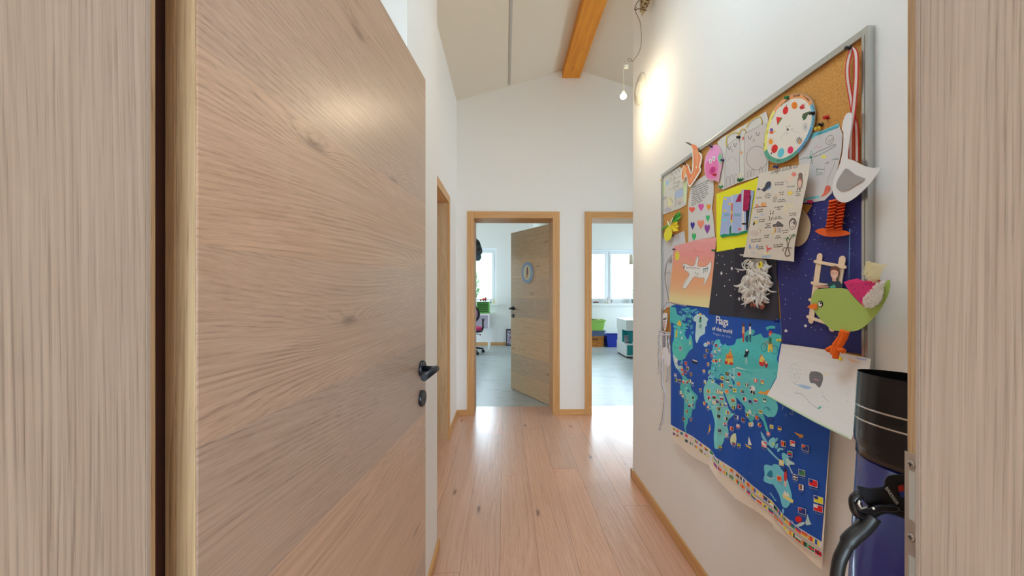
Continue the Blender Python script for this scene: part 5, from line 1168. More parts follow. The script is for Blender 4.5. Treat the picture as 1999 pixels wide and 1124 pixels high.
for i in range(6):
    t = i / 5; feather(b, jp(700 - 16 * t, 392 - 30 * t), jp(600 + 130 * t * t + 20 * t, 212 + 30 * t), 0.007, Fy, (-.6 + .35 * t, 0), 30, .007, .050 + i * .0006, .5)
b.build('yellow_feather', gb, recalc=False)

# --- lower right drawing, curling out at its foot
a = Art(0.0235, 'R'); a.sheet([(200, 62), (480, 95), (760, 140), (1040, 195), (1180, 225), (1140, 500), (1060, 800), (965, 1115), (560, 920), (40, 628), (150, 430), (175, 200)], (200, 198, 196))
a.line([(40, 628), (300, 775), (560, 915), (940, 1090)], 1.2, (130, 160, 110)); a.poly([(48, 634), (60, 628), (960, 1096), (964, 1112)], (182, 194, 166))
G1 = (120, 150, 140)
for t in range(14): an = 2 * PI * t / 14; a.line([(345 + 55 * math.cos(an), 380 + 90 * math.sin(an)), (345 + 66 * math.cos(an + .2), 380 + 112 * math.sin(an + .2))], 0.6, G1)
a.line([(345 + 36 * math.cos(t), 390 + 60 * math.sin(t)) for t in frange(0, 2 * PI, 20)], 0.5, (150, 170, 160)); a.line([(325, 380), (345, 405), (330, 430), (360, 430), (345, 405), (365, 375)], 0.5, (140, 150, 150))
a.poly([(505, 400), (525, 370), (570, 362), (640, 385), (655, 430), (648, 480), (625, 535), (605, 538), (570, 500), (545, 495), (510, 480)], (104, 102, 104), sm=2); a.poly([(553, 435), (580, 435), (615, 470), (600, 488), (565, 470)], (196, 128, 140), sm=2); a.line([(520, 355), (525, 375)], 1.0, INK); a.line([(600, 365), (580, 400), (600, 420)], 0.5, (80, 76, 80))
a.poly([(380, 510), (440, 510), (525, 535), (510, 555), (450, 550)], (150, 170, 196), sm=2); a.line([(330, 490), (380, 515), (440, 545), (510, 550)], 0.6, (110, 140, 170), sm=3); a.line([(340, 600), (420, 610), (470, 660), (520, 715), (600, 770)], 0.6, (130, 120, 120), sm=3); a.poly([(590, 770), (625, 740), (640, 760), (610, 780)], (100, 160, 150)); a.line([(650, 630), (690, 670), (720, 700)], 0.5, (120, 110, 120))
for i in range(26): x = random.uniform(200, 650); y = random.uniform(560, 830); a.line([(x, y), (x + random.uniform(-20, 30), y + random.uniform(5, 30)), (x + random.uniform(-20, 40), y + random.uniform(10, 50))], 0.35, random.choice([(176, 170, 176), (180, 190, 180), (200, 180, 178), (160, 176, 190)]), sm=3)
a.poly([(655, 375), (740, 405), (660, 405)], (206, 196, 170)); a.poly([(920, 220), (980, 235), (1070, 275), (960, 255)], (212, 180, 150)); a.poly([(1000, 205), (1130, 230), (1130, 245), (1050, 232)], (150, 164, 210))
for x, y in ((920, 560), (910, 610), (905, 690), (945, 590), (890, 480)): a.line([(x, y), (x + 18, y - 14), (x + 22, y + 20)], 0.4, (176, 170, 166), sm=3)
zf = 1.13
a.warp(lambda y, z: 0.030 * max(0.0, (1.115 - z) / 0.13) ** 1.5 if z < 1.115 else 0.0, (), frange(0.96, 1.16, 9))
a.done('tiger_drawing', 'large white sheet with faint pencil marks and a grey mole, foot curling outward', 'drawing')

# --- paper skeleton
sk = None; kp = lambda x, y, o=0.027: at_x(*cr('K', [(x, y)])[0], XR - o)
bone = mat('bone_paper', (196, 194, 200), .7, k=1.25); dk = mat('skeleton_ink', (50, 48, 56), .7)
a = Art(0.026, 'K', 0.0012); a.sheet([(98, 128), (126, 124), (130, 150), (126, 200), (118, 255), (104, 255), (100, 205), (96, 170)], (204, 202, 204), sm=2); a.ell(106, 172, 6, 9, (36, 34, 40)); a.ell(119, 168, 5, 9, (36, 34, 40)); a.line([(105, 195), (118, 192)], 1.4, (60, 50, 56)); a.poly([(104, 205), (118, 205), (116, 232), (106, 235)], (190, 150, 150))
for y in (238, 246): a.line([(104, y), (118, y - 2)], .6, (80, 76, 84))
sk = a.done('paper_skeleton', 'long dangling paper skeleton at the left edge of the pinboard', 'skeleton')
a = Art(0.027, 'K', 0.001); a.sheet([(66, 262), (150, 275), (150, 292), (128, 300), (132, 400), (120, 430), (96, 430), (84, 400), (82, 300), (64, 275)], (198, 196, 202))
for i in range(8): y = 300 + i * 14; a.line([(88 + i, y), (104, y + 8), (124 - i, y)], 1.4, (70, 70, 84), sm=3)
a.line([(106, 270), (106, 400)], 1.2, (70, 70, 84)); a.line([(66, 268), (106, 282), (150, 280)], 1.0, (80, 78, 90)); a.done('ribcage', parent=sk)
a = Art(0.028, 'K', 0.001); a.sheet([(96, 400), (130, 395), (152, 440), (155, 510), (130, 545), (100, 480)], (206, 204, 212), sm=3); a.done('pelvis', parent=sk)
for nm, path, r in (('arm', [(70, 270), (66, 330), (72, 400), (66, 440), (70, 520), (58, 600)], .0045), ('arm', [(150, 280), (142, 340), (150, 400), (146, 450)], .004), ('leg', [(100, 460), (92, 560), (95, 680), (115, 760), (108, 860), (95, 960), (68, 1035)], .0055), ('leg', [(135, 520), (138, 600), (132, 650), (122, 665)], .003)):
    b = MB(); q = smooth_line(path, 4); P_ = [kp(*v) for v in q]; b.tube(P_, [r * (1.0 + .35 * math.sin(i * 1.9)) for i in range(len(P_))], bone, 8)
    b.tube([v + Vector((-r * 1.1, 0, 0)) for v in P_[2:-2]], 0.0009, dk, 5); b.build(nm, sk)
b = MB(); b.tube([kp(82, 110), kp(130, 38), kp(190, 50)], 0.0009, dk, 6); b.tube([kp(84, 110), kp(84, 200), kp(95, 262)], 0.0006, dk, 6); b.build('string', sk)

# --- push pins
def pin(px, py, c, label, off=0.014):
    m = mat('pin_%d_%d_%d' % c, c, .25, k=1.2); b = MB(); q = at_x(px, py, XR - off); ax = Vector((-1, random.uniform(-.25, .25), random.uniform(-.25, .35)))
    b.lathe([(0.0006, -0.004), (0.0006, 0.001), (0.0052, 0.001), (0.0056, 0.0028), (0.0024, 0.0038), (0.0026, 0.0088), (0.0046, 0.0098), (0.0046, 0.0116), (0.0038, 0.0124)], q, m, 14, ax)
    b.build('push_pin', origin=q, label=label, cat='push pin', group='push pins on the board')
BKc, RDc, BLc, GRc, YLc = (24, 22, 28), (190, 30, 32), (24, 36, 110), (30, 110, 60), (226, 200, 40)
for px, py, c, lb, off in ((1293.7, 351.7, YLc, 'yellow push pin in the top left corner of the comic drawing', .013), (1338.7, 319.4, BKc, 'black push pin on the orange paper creature', .022), (1390.6, 286, BLc, 'dark blue push pin on top of the pink paper face', .020),
                           (1412.7, 313.5, (34, 30, 84), 'indigo push pin between pink face and rabbits drawing', .014), (1444, 268, BKc, 'black push pin between the two drawn rabbits', .0145), (1397.4, 340, RDc, 'red push pin under the pink paper face', .020),
                           (1538.7, 190, GRc, 'green push pin at the top of the calendar wheel', .019), (1588.9, 221.3, BKc, 'black push pin at the right rim of the calendar wheel', .019), (1616.7, 228.8, RDc, 'red push pin alone on bare cork', .011),
                           (1606, 242.9, BKc, 'black push pin on bare cork beside the yellow one', .011), (1600.8, 249.5, YLc, 'yellow push pin on cork above the crayon sky drawing', .013), (1518, 325.5, BLc, 'blue push pin holding the sheet of animal sentences', .031),
                           (1446, 351.7, GRc, 'green push pin at the foot of the rabbits drawing', .0145), (1314.7, 460.3, BKc, 'black push pin in the pencil portrait sheet', .013), (1317.6, 486.4, BKc, 'black push pin in the pink aeroplane drawing', .0155),
                           (1395.6, 489, GRc, 'green push pin where aeroplane drawing meets yellow card', .0155), (1518.3, 625, BLc, 'blue push pin at the lower right corner of the owl picture', .015), (1525, 664, YLc, 'yellow push pin at the left of the big white curling sheet', .016),
                           (1646.6, 700.6, YLc, 'yellow push pin below the feet of the green paper bird', .016), (1660, 93, BKc, 'black push pin holding the ribbon loop', .024), (1585, 395, (176, 30, 80), 'magenta push pin half under the crayon sky drawing', .0125), (1306, 601, (220, 130, 40), 'orange push pin at the top left corner of the world map', .013)):
    pin(px, py, c, lb, off)

# ================================================================== TELESCOPE
tc = Vector((0.610, 0.532, 1.168)); r = 0.080
axis = Vector((0.085, 0.02, 1)).normalized()      # leans a little towards the wall
tel = empty('telescope', (tc.x - axis.x * 1.15, tc.y - axis.y * 1.15, 0.0), 'dark blue telescope tube with black dew cap leaning by the right wall', 'telescope')
def on(d): return tc + axis * d
mb_, ms_ = mat('telescope_black', (14, 14, 18), .22, k=1.0), mat('silver_line', (220, 216, 208), .2, .8)
b = MB(); b.lathe([(r, 0), (r, -0.096), (r * .985, -0.104), (r * .90, -0.118), (r * .90, -0.122), (r * .955, -0.122), (r * .955, -0.11), (r * .97, -0.1), (r * .97, -0.001)], on(0), mb_, 56, axis, cap=False); 
for d in (-0.049, -0.068): b.lathe([(r * 1.002, d), (r * 1.004, d - .0004), (r * 1.004, d - .0018), (r * 1.002, d - .0022)], on(0), ms_, 56, axis, cap=False)
b.build('dew_cap', tel, recalc=False)
T = NT('telescope_blue'); T.b.inputs['Base Color'].default_value = L3((20, 26, 104)); T.b.inputs['Roughness'].default_value = .18; T.b.inputs['Coat Weight'].default_value = .4
b = MB(); b.lathe([(r * .94, -0.118), (r * .94, -1.09)], on(0), T.m, 56, axis); b.build('tube', tel)
b = MB(); b.lathe([(r * .97, -1.085), (r * .97, -1.14), (r * .8, -1.15)], on(0), mb_, 40, axis); b.build('end_cap', tel)
# lens deep in the cap
b = MB(); b.lathe([(r * .93, -0.119), (r * .6, -0.1185), (0.001, -0.118)], on(0), mat('dark_glass', (6, 8, 14), .06), 40, axis); b.build('front_lens', tel)
# strap / bracket with lettering, buckle and hanging arm
def tp(px, py, X): return at_x(px, py, X)
def tz(px, py, Yv): return at_y(px, py, Yv)
lea = mat('black_webbing', (16, 14, 18), .55)
tz_ = cr
CR['T'] = (1600, 680, 2.532)
yf = 0.455
def fp(x, y, Yv=yf): q = cr('T', [(x, y)])[0]; return at_y(q[0], q[1], Yv)
b = MB()
outl = [(178, 676), (240, 690), (300, 685), (318, 680), (320, 650), (335, 628), (365, 622), (420, 622), (470, 640), (470, 830), (410, 810), (370, 790), (300, 790), (240, 780), (205, 740), (190, 705)]
b.prism([fp(x, y, yf + .012) for x, y in outl], [fp(x, y, yf) for x, y in outl], lea)
b.build('bracket', tel, bevel=0.002)
b = MB()
P_ = [fp(x, y, yf - .004) for x, y in smooth_line([(195, 720), (170, 745), (172, 790), (195, 822), (240, 826), (290, 800), (340, 795), (400, 812), (440, 830)], 4)]
b.tube(P_, 0.0050, mb_, 10); 
P_ = [fp(x, y, yf - .008) for x, y in smooth_line([(185, 755), (200, 790), (250, 800), (300, 788), (380, 790)], 4)]
b.tube(P_, 0.0045, mb_, 10); b.build('strap', tel)
b = MB(); b.tube([fp(x, y, yf - .012) for x, y in ((200, 752), (192, 765), (205, 790), (232, 782))], 0.0014, ms_, 8); b.ball(fp(266, 790, yf - .013), 0.0018, ms_, 8, 6); b.build('buckle', tel)
b = MB(); P_ = [fp(x, y, yf - .006) for x, y in smooth_line([(262, 828), (235, 865), (200, 900), (150, 945), (120, 1000), (98, 1050), (86, 1124), (84, 1200)], 4)]
b.tube(P_, [0.0085 if i < 14 else 0.0070 for i in range(len(P_))], mat('rubber_black', (18, 18, 20), .4), 12); b.build('hanging_arm', tel)
b = MB(); P_ = [fp(x, y, yf - .0008) for x, y in ((386, 680), (414, 672), (418, 705), (390, 708))]; b.face(P_, mat('label_red', (190, 30, 30), .5)); P_ = [fp(x, y, yf - .001) for x, y in ((392, 708), (420, 705), (420, 735), (402, 738))]; b.face(P_, mat('label_blue', (40, 60, 150), .5)); b.build('label', tel)
# lettering on the bracket
cu = bpy.data.curves.new('t', 'FONT'); cu.body = 'BRESSER'; cu.size = 1; cu.offset = 0.02; ob = bpy.data.objects.new('t', cu); me = ob.to_mesh()
b = MB(); A_, B_ = Vector((322, 690)), Vector((382, 776)); vx = [v.co.copy() for v in me.vertices]; xm = max(v.x for v in vx); nn = Vector((B_ - A_)).normalized(); nn = Vector((nn.y, -nn.x)) * 15 / .7
vs = [b.bm.verts.new(fp(*(A_ + (B_ - A_) * (v.x / xm) + nn * v.y), yf - .0008)) for v in vx]; k = b.mi(mat('lettering_grey', (200, 200, 200), .5))
for p in me.polygons:
    try: b.bm.faces.new([vs[i] for i in p.vertices]).material_index = k
    except ValueError: pass
bpy.data.objects.remove(ob); b.build('lettering', tel, recalc=False)

# ================================================================== PENDANT BULB, WALL VENT
Yb = 2.25
bulb = at_y(1217, 188, Yb)
pe = empty('pendant_bulb', tuple(bulb), 'lit bare bulb hanging on a thin wire beside the right wall', 'pendant lamp')
b = MB(); M_em = mat('lit_bulb', (255, 236, 190), .4, emit=((255, 226, 170), 60.0))
b.ball(bulb, 0.019, M_em, 20, 14, (1, 1, .8)); b.build('bulb', pe)
b = MB(); zt_ = at_y(1217, 170, Yb); b.lathe([(0.004, 0.034), (0.009, 0.030), (0.0105, 0.012)], bulb, mat('socket_white', (226, 220, 200), .5), 16); b.build('lamp_socket', pe)
P_ = [at_y(x, y, Yb) for x, y in ((1217, 178), (1218, 160), (1217, 145), (1217.5, 125), (1217, 113))]
b = MB(); b.tube(P_, 0.0013, mat('thin_wire', (216, 208, 186), .5), 6); b.build('lamp_wire', pe)
b = MB(); b.box((at_y(1218, 116, Yb).x, Yb - .006, at_y(1, 120, Yb).z), (at_y(1226, 116, Yb).x, Yb + .006, at_y(1, 113, Yb).z), mat('terminal_clear', (232, 228, 210), .3)); b.build('terminal_block', pe, bevel=.001)
cm = mat('cable_grey', (150, 138, 116), .6)
b = MB(); b.tube([at_y(x, y, Yb) for x, y in smooth_line([(1225, 116), (1229, 120), (1235, 120), (1241, 112), (1246, 105), (1251, 90), (1252, 70), (1250, 45), (1243, 28), (1240, 20), (1242, 14)], 4)], 0.0022, cm, 8)
b.tube([at_y(x, y, Yb) for x, y in smooth_line([(1225, 116), (1229, 114), (1235, 119)], 4)], 0.0012, mat('brown_wire', (90, 74, 56), .6), 6)
b.tube([at_y(x, y, Yb) for x, y in smooth_line([(1248, 0), (1242, 8), (1239, 18), (1241, 20)], 4)], 0.0022, mat('brown_wire', (90, 74, 56), .6), 6)
b.build('cable', pe)
# lamp light
l = bpy.data.lights.new('bulb_light', 'POINT'); l.energy = 4.0; l.color = (1.0, 0.82, 0.55); l.shadow_soft_size = 0.02
lo = bpy.data.objects.new('bulb_light', l); COL.objects.link(lo); lo.location = bulb + Vector((-0.0, 0, -0.028))
# cable exit: a rough plug of foam and conduit in the wall
ce = at_y(1254, 14, Yb)
fm = noisy('foam_plug', (200, 180, 140), (90, 60, 40), 60, .9, lo=.45, hi=.6, bump=.6)
b = MB(); cz0 = at_y(1254, 22, Yb).z; cx0 = at_y(1251, 10, Yb).x; cx1 = at_y(1268, 10, Yb).x
b.prism([(at_y(x, y, Yb).x, Yb - .02, at_y(x, y, Yb).z) for x, y in ((1251, -60), (1268, -60), (1267.5, 5), (1265, 12), (1259, 23), (1251, 20))],
        [(at_y(x, y, Yb).x, Yb + .02, at_y(x, y, Yb).z) for x, y in ((1251, -60), (1268, -60), (1267.5, 5), (1265, 12), (1259, 23), (1251, 20))], fm)
cp = b.build('cable_conduit', label='rough brown conduit end with cable high on the right wall', cat='cable outlet', bevel=.003)
b = MB(); b.lathe([(.002, -.030), (.007, -.018), (.009, 0.0)], at_y(1253.5, 22, Yb), mat('conduit_tan', (206, 190, 150), .6), 14); b.build('conduit_tip', cp)
b = MB(); b.tube([at_y(x, y, Yb - .022) for x, y in ((1240, 20), (1246, 17), (1256, 18), (1263, 21))], .0022, mat('rust_wire', (92, 62, 34), .7), 6); b.build('wire_tie', cp)
b = MB()
vc = at_x(1250.5, 174, XR)
b.lathe([(0.094, 0), (0.095, 0.004), (0.092, 0.010), (0.050, 0.013), (0.047, 0.016), (0.040, 0.018)], (XR, vc.y, vc.z), mat('vent_white', (236, 230, 216), .6), 48, (-1, 0, 0))
b.build('wall_vent', label='round white vent cover high on the right wall near the bulb', cat='vent cover')

# ================================================================== ROOM WITH THE PINK CHAIR
rt = empty('desk', (-0.85, 8.35, 0), 'white desk with slim leg under the green drawer box', 'desk')
b = MB(); b.box((-1.45, 8.06, 0.722), (-0.315, 8.63, 0.762), M_white); b.build('desk_top', rt, bevel=.003)
for x, y in ((-0.352, 8.065), (-0.352, 8.585), (-1.44, 8.065), (-1.44, 8.585)):
    b = MB(); b.box((x, y, 0), (x + .032, y + .032, .722), M_white); b.build('leg', rt, bevel=.002)
b = MB(); b.box((-1.40, 8.56, 0.40), (-0.36, 8.58, 0.722), mat('desk_panel', (188, 176, 190), .6)); b.build('back_panel', rt)
gr = mat('green_plastic', (96, 176, 56), .4); gd = mat('dark_green_drawer', (22, 74, 30), .5)
x0, x1 = at_y(930.5, 600, 8.10).x, at_y(955, 600, 8.10).x
rt = empty('drawer_box', ((x0 + x1) / 2, 8.25, .762), 'green plastic drawer box with five dark drawers on the white desk', 'drawer box')
b = MB(); zt2 = .762 + .245
b.box((x0, 8.10, .762), (x0 + .022, 8.42, zt2), gr); b.box((x1 - .022, 8.10, .762), (x1, 8.42, zt2), gr); b.box((x0, 8.40, .762), (x1, 8.42, zt2), gr); b.box((x0, 8.10, .762), (x1, 8.42, .775), gr); b.box((x0, 8.10, zt2 - .012), (x1, 8.42, zt2), gr); b.build('case', rt, bevel=.002)
for i in range(5):
    z = .778 + i * .0445; b = MB(); b.box((x0 + .024, 8.108, z), (x1 - .024, 8.39, z + .040), gd); b.box((x0 + .024, 8.096, z), (x1 - .024, 8.108, z + .016), gr); b.build('drawer', rt, bevel=.001)
b = MB(); b.box((x0 - .01, 8.09, zt2), (x1 + .012, 8.43, zt2 + .012), M_white); b.build('lid', rt, label='white lid')
# toy tractor
c = Vector(((x0 + x1) / 2 + .0, 8.2, zt2 + .012))
rt = empty('toy_tractor', tuple(c), 'red and orange toy tractor standing on the green drawer box', 'toy')
b = MB(); b.box((c.x - .015, c.y - .03, c.z + .02), (c.x + .07, c.y + .03, c.z + .062), mat('toy_red', (206, 50, 40), .4)); b.build('body', rt, bevel=.008)
b = MB(); b.box((c.x - .075, c.y - .028, c.z + .018), (c.x - .02, c.y + .028, c.z + .045), mat('toy_orange', (216, 130, 60), .4)); b.build('trailer', rt, bevel=.006)
b = MB(); b.box((c.x + .035, c.y - .022, c.z + .062), (c.x + .066, c.y + .022, c.z + .082), mat('toy_dark', (50, 40, 40), .4)); b.build('cab', rt, bevel=.004)
for x in (-.055, .005, .055):
    for y in (-.036, .028): b = MB(); b.lathe([(.015, 0), (.016, .002), (.016, .006), (.015, .008)], c + Vector((x, y, .016)), mat('toy_tyre', (26, 26, 30), .7), 14, (0, 1, 0)); b.build('wheel', rt)
# sill figures left room
def figure(name, x, y, z, h, col, label, cat='figurine'):
    b = MB(); m = mat('fig_%d_%d_%d' % col, col, .6); b.lathe([(h * .22, 0), (h * .26, h * .1), (h * .16, h * .5), (h * .10, h * .62), (h * .16, h * .74), (h * .15, h * .88), (h * .03, h)], (x, y, z), m, 14)
    return b.build(name, label=label, cat=cat)
ys = YW + .05
figure('sill_figure', at_y(958, 585, ys).x, ys, .952, .075, (120, 140, 116), 'small grey-green figure on the left window sill')
figure('sill_figure', at_y(964.5, 585, ys).x, ys, .952, .10, (214, 196, 130), 'small pale yellow figure at the right end of the left window sill')
figure('sill_figure', at_y(934, 585, ys).x, ys, .952, .06, (206, 120, 120), 'small pink figure on the left window sill behind the drawer box')

# office chair
cx, cy = -0.70, 8.02 - .30
cx, cy = -0.69, 7.62
pk = mat('pink_fabric', (206, 44, 110), .7); pk2 = mat('light_pink_mesh', (220, 150, 200), .7); bk = mat('chair_black', (18, 18, 22), .45)
rt = empty('office_chair', (cx, cy, 0), 'pink and black swivel chair at the white desk', 'chair')
b = MB()
b.rings([[Vector((cx + .235 * s * math.copysign(abs(math.cos(t)) ** .5, math.cos(t)), cy + .22 * s * math.copysign(abs(math.sin(t)) ** .5, math.sin(t)), z)) for t in frange(0, 2 * PI, 28)[:-1]] for s, z in ((.90, .45), (1, .462), (1.0, .505), (.93, .525), (.4, .532))], pk)
b.build('seat', rt)
b = MB(); b.rings([[Vector((cx + .25 * s * math.copysign(abs(math.cos(t)) ** .5, math.cos(t)), cy + .235 * s * math.copysign(abs(math.sin(t)) ** .5, math.sin(t)), z)) for t in frange(0, 2 * PI, 28)[:-1]] for s, z in ((.7, .425), (1, .435), (1.02, .468), (.99, .47))], bk); b.build('seat_shell', rt)
# back: ring with mesh, towards the camera side
byc = cy - .26; bzc = .80
b = MB(); P_ = [Vector((cx + .20 * math.cos(t), byc - .03 * math.cos(t * 2), bzc + .175 * math.sin(t))) for t in frange(0, 2 * PI, 36)]; b.tube(P_, .020, bk, 10); b.tube([Vector((cx, byc - .02, bzc - .17)), Vector((cx, byc - .01, .52)), Vector((cx, cy - .05, .43))], .022, bk, 10); b.build('back_frame', rt)
b = MB(); b.grid(lambda u, v: Vector((cx + (u * 2 - 1) * .19 * math.sqrt(max(0, 1 - (v * 2 - 1) ** 2)), byc, bzc + (v * 2 - 1) * .165)), 10, 14, pk2); b.build('back_mesh', rt, solid=.012)
for s in (-1, 1):
    b = MB(); b.tube([(cx + s * .235, cy - .02, .44), (cx + s * .262, cy, .52), (cx + s * .255, cy - .01, .60), (cx + s * .262, cy, .66)], .018, bk, 10); b.rings([[Vector((cx + s * .262 + .028 * math.cos(t), cy + .12 * math.sin(t) + .02, z)) for t in frange(0, 2 * PI, 18)[:-1]] for z in (.655, .665, .683, .688)], bk); b.build('armrest', rt)
b = MB(); b.lathe([(.026, .10), (.026, .28), (.018, .28), (.018, .43)], (cx, cy, 0), bk, 16); b.tube([(cx, cy, .42), (cx + .15, cy - .05, .385), (cx + .20, cy - .05, .375)], .006, bk, 8); b.ball((cx + .21, cy - .05, .372), .013, bk, 8, 6); b.build('gas_lift', rt)
for i in range(5):
    an = math.radians(18 + 72 * i); d = Vector((math.cos(an), math.sin(an), 0)); b = MB()
    b.tube([Vector((cx, cy, .105)) + d * .02, Vector((cx, cy, .10)) + d * .15, Vector((cx, cy, .075)) + d * .27], [.028, .022, .015], bk, 10); lg = b.build('base_leg', rt)
    b = MB(); q = Vector((cx, cy, .030)) + d * .27; sd = Vector((-d.y, d.x, 0)); b.lathe([(.030, -.022), (.031, -.012), (.031, .012), (.030, .022)], q, bk, 16, sd); b.tube([q + Vector((0, 0, .02)), q + Vector((0, 0, .06))], .010, bk, 8); b.build('caster', lg)
# dark hanging bag / cap by the door
rt = empty('hanging_cap', (at_y(935, 500, 5.2).x, 5.2, 1.68), 'dark grey cap hanging on a cord inside the left doorway', 'cap')
h0 = at_y(930, 485, 5.2); gy = noisy('grey_felt', (92, 98, 100), (44, 52, 58), 14, .9)
b = MB(); b.ball((h0.x - .02, 5.2, at_y(1, 484, 5.2).z), .12, gy, 22, 16, (.80, .8, 1.25), lambda d: 1 + .10 * math.sin(d.z * 5 + d.x * 3)); b.build('crown', rt)
b = MB(); b.ball((h0.x + .02, 5.17, at_y(1, 500, 5.2).z), .07, mat('blue_grey_felt', (84, 110, 130), .9), 18, 12, (.7, .7, .8)); b.build('brim', rt)
b = MB(); b.tube([Vector((h0.x - .05, 5.2, ZCB)), Vector((h0.x - .02, 5.2, at_y(1, 466, 5.2).z + .25)), Vector((at_y(930, 470, 5.2).x, 5.2, at_y(1, 470, 5.2).z))], .004, mat('cord_grey', (110, 110, 108), .8), 6); b.build('cord', rt)
# framed box leaning behind the door
x0 = at_y(988, 660, 8.55).x; b = MB(); b.box((x0, 8.575, .0), (x0 + .30, 8.635, .375), mat('box_dark', (44, 38, 50), .5))
gb2 = b.build('game_box', label='tall dark game box with pale printed front against the wall, half behind the open door', cat='box', bevel=.004)
b = MB(); b.box((x0 + .02, 8.572, .03), (x0 + .28, 8.575, .345), noisy('box_print', (196, 196, 214), (110, 60, 78), 26, .5, lo=.42, hi=.58)); b.build('printed_front', gb2)

# round sign on the far door
ud = Vector((-0.5, 0.866, 0)); nd = Vector((-0.866, -0.5, 0)); hg = Vector((0.497, 4.207, 0))
def door_pt(px, py):
    d = Vector(ray(px, py)); o = Vector((0, 0, CZ)); t = (hg - o).dot(nd) / d.dot(nd); return o + d * t
cs = door_pt(1030.5, 532); 
def dsc(rx, rz, off, m, mb, cc=cs, n=32): 
    P0 = [cc + ud * rx * math.cos(t) + Vector((0, 0, rz * math.sin(t))) + nd * .0005 for t in frange(0, 2 * PI, n)[:-1]]; mb.prism(P0, [q + nd * off for q in P0], m)
rz = (door_pt(1030.5, 511) - cs).length
b = MB(); dsc(rz * .95, rz, .012, mat('sign_blue', (150, 176, 206), .6), b); sg = b.build('door_sign', label='round pale blue sign with a small figure hanging on the half open door', cat='sign')
b = MB(); dsc(rz * .60, rz * .68, .0135, mat('sign_cream', (224, 216, 190), .6), b); b.build('sign_inner', sg)
b = MB(); dsc(rz * .16, rz * .45, .015, mat('sign_brown', (140, 92, 84), .6), b, cs + ud * (-.01) + Vector((0, 0, .01))); dsc(rz * .22, rz * .16, .0155, mat('sign_tan', (206, 176, 120), .6), b, cs + Vector((0, 0, -rz * .38))); b.build('sign_figure', sg)

# ================================================================== ROOM WITH THE CRATES
def crate(name, x0, x1, y0, y1, z0, z1, m, label, rim=.012, flare=.03, group=None, wm=None):
    e = empty(name, ((x0 + x1) / 2, (y0 + y1) / 2, z0), label, 'crate', group)
    def ring(s, z, o=0): return [(x0 + s - o, y0 + s - o, z), (x1 - s + o, y0 + s - o, z), (x1 - s + o, y1 - s + o, z), (x0 + s - o, y1 - s + o, z)]
    b = MB(); k = [Vector(q) for q in ring(flare, z0)], [Vector(q) for q in ring(0, z1 - .015)], [Vector(q) for q in ring(.006, z1 - .016)], [Vector(q) for q in ring(flare + .006, z0 + .006)]
    b.rings(list(k), m, False, False); b.face(list(reversed(k[0])), m); b.face(k[3], m); b.build('tub', e, bevel=.004, recalc=True)
    b = MB(); b.rings([[Vector(q) for q in ring(0, z1 - .022, rim)], [Vector(q) for q in ring(0, z1, rim)], [Vector(q) for q in ring(.006, z1)], [Vector(q) for q in ring(.006, z1 - .022)]], m, False, False, closed=True); b.build('rim', e, bevel=.003)
    return e
gx1 = at_y(1180, 640, 8.36).x
T_w = noisy('orange_wicker', (206, 130, 40), (140, 76, 18), 60, .7, lo=.4, hi=.6, bump=.5)
oc = crate('wicker_basket', gx1 - .44, gx1 - .01, 8.36, 8.63, 0, .235, T_w, 'orange wicker basket, lowest of the stack by the window wall', .006, .012)
b = MB(); b.box((gx1 - .26, 8.345, .165), (gx1 - .14, 8.3585, .185), mat('slot_dark', (70, 36, 14), .8)); b.build('handle_slot', oc)
crate('storage_crate', gx1 - .45, gx1 + .005, 8.355, 8.63, .235, .36, mat('slate_plastic', (84, 98, 124), .5), 'slate grey crate in the middle of the stack by the window wall', .02, .01)
gc = crate('storage_crate', gx1 - .45, gx1 + .01, 8.35, 8.63, .36, .595, mat('lime_plastic', (146, 190, 84), .45), 'lime green crate full of toys on top of the stack', .02, .03)
cols = [(226, 196, 50), (220, 220, 214), (90, 110, 80), (206, 170, 50), (60, 70, 70), (110, 130, 90), (226, 206, 90)]
names = ['yellow', 'white', 'dark green', 'mustard yellow', 'charcoal', 'olive green', 'pale yellow']
for i in range(9):
    x = gx1 - .07 - i * .037; c = cols[i % 7]; b = MB(); an = random.uniform(0, PI); M_ = Matrix.Translation((x, 8.42 + (i % 3) * .06, .575 + (i % 2) * .012)) @ Matrix.Rotation(random.uniform(-.5, .5), 4, 'Y') @ Matrix.Rotation(an, 4, 'Z')
    b.box((-.04, -.016, -.016), (.04, .016, .020), mat('toy_block_%d' % (i % 7), c, .5), M_); b.lathe([(.006, .02), (.006, .026)], M_ @ Vector((0, 0, 0)), mat('toy_block_%d' % (i % 7), c, .5), 10)
    b.build('toy_block', label='%s toy block, %s from the right among the toys in the lime green crate' % (names[i % 7], ['first', 'second', 'third', 'fourth', 'fifth', 'sixth', 'seventh', 'eighth', 'ninth'][i]), cat='toy', group='toys in the lime green crate', bevel=.004)
bb = crate('storage_tub', gx1 + .035, gx1 + .45, 8.30, 8.62, 0, .27, mat('blue_plastic', (24, 44, 150), .35), 'dark blue plastic tub on the floor right of the crates', .018, .03)
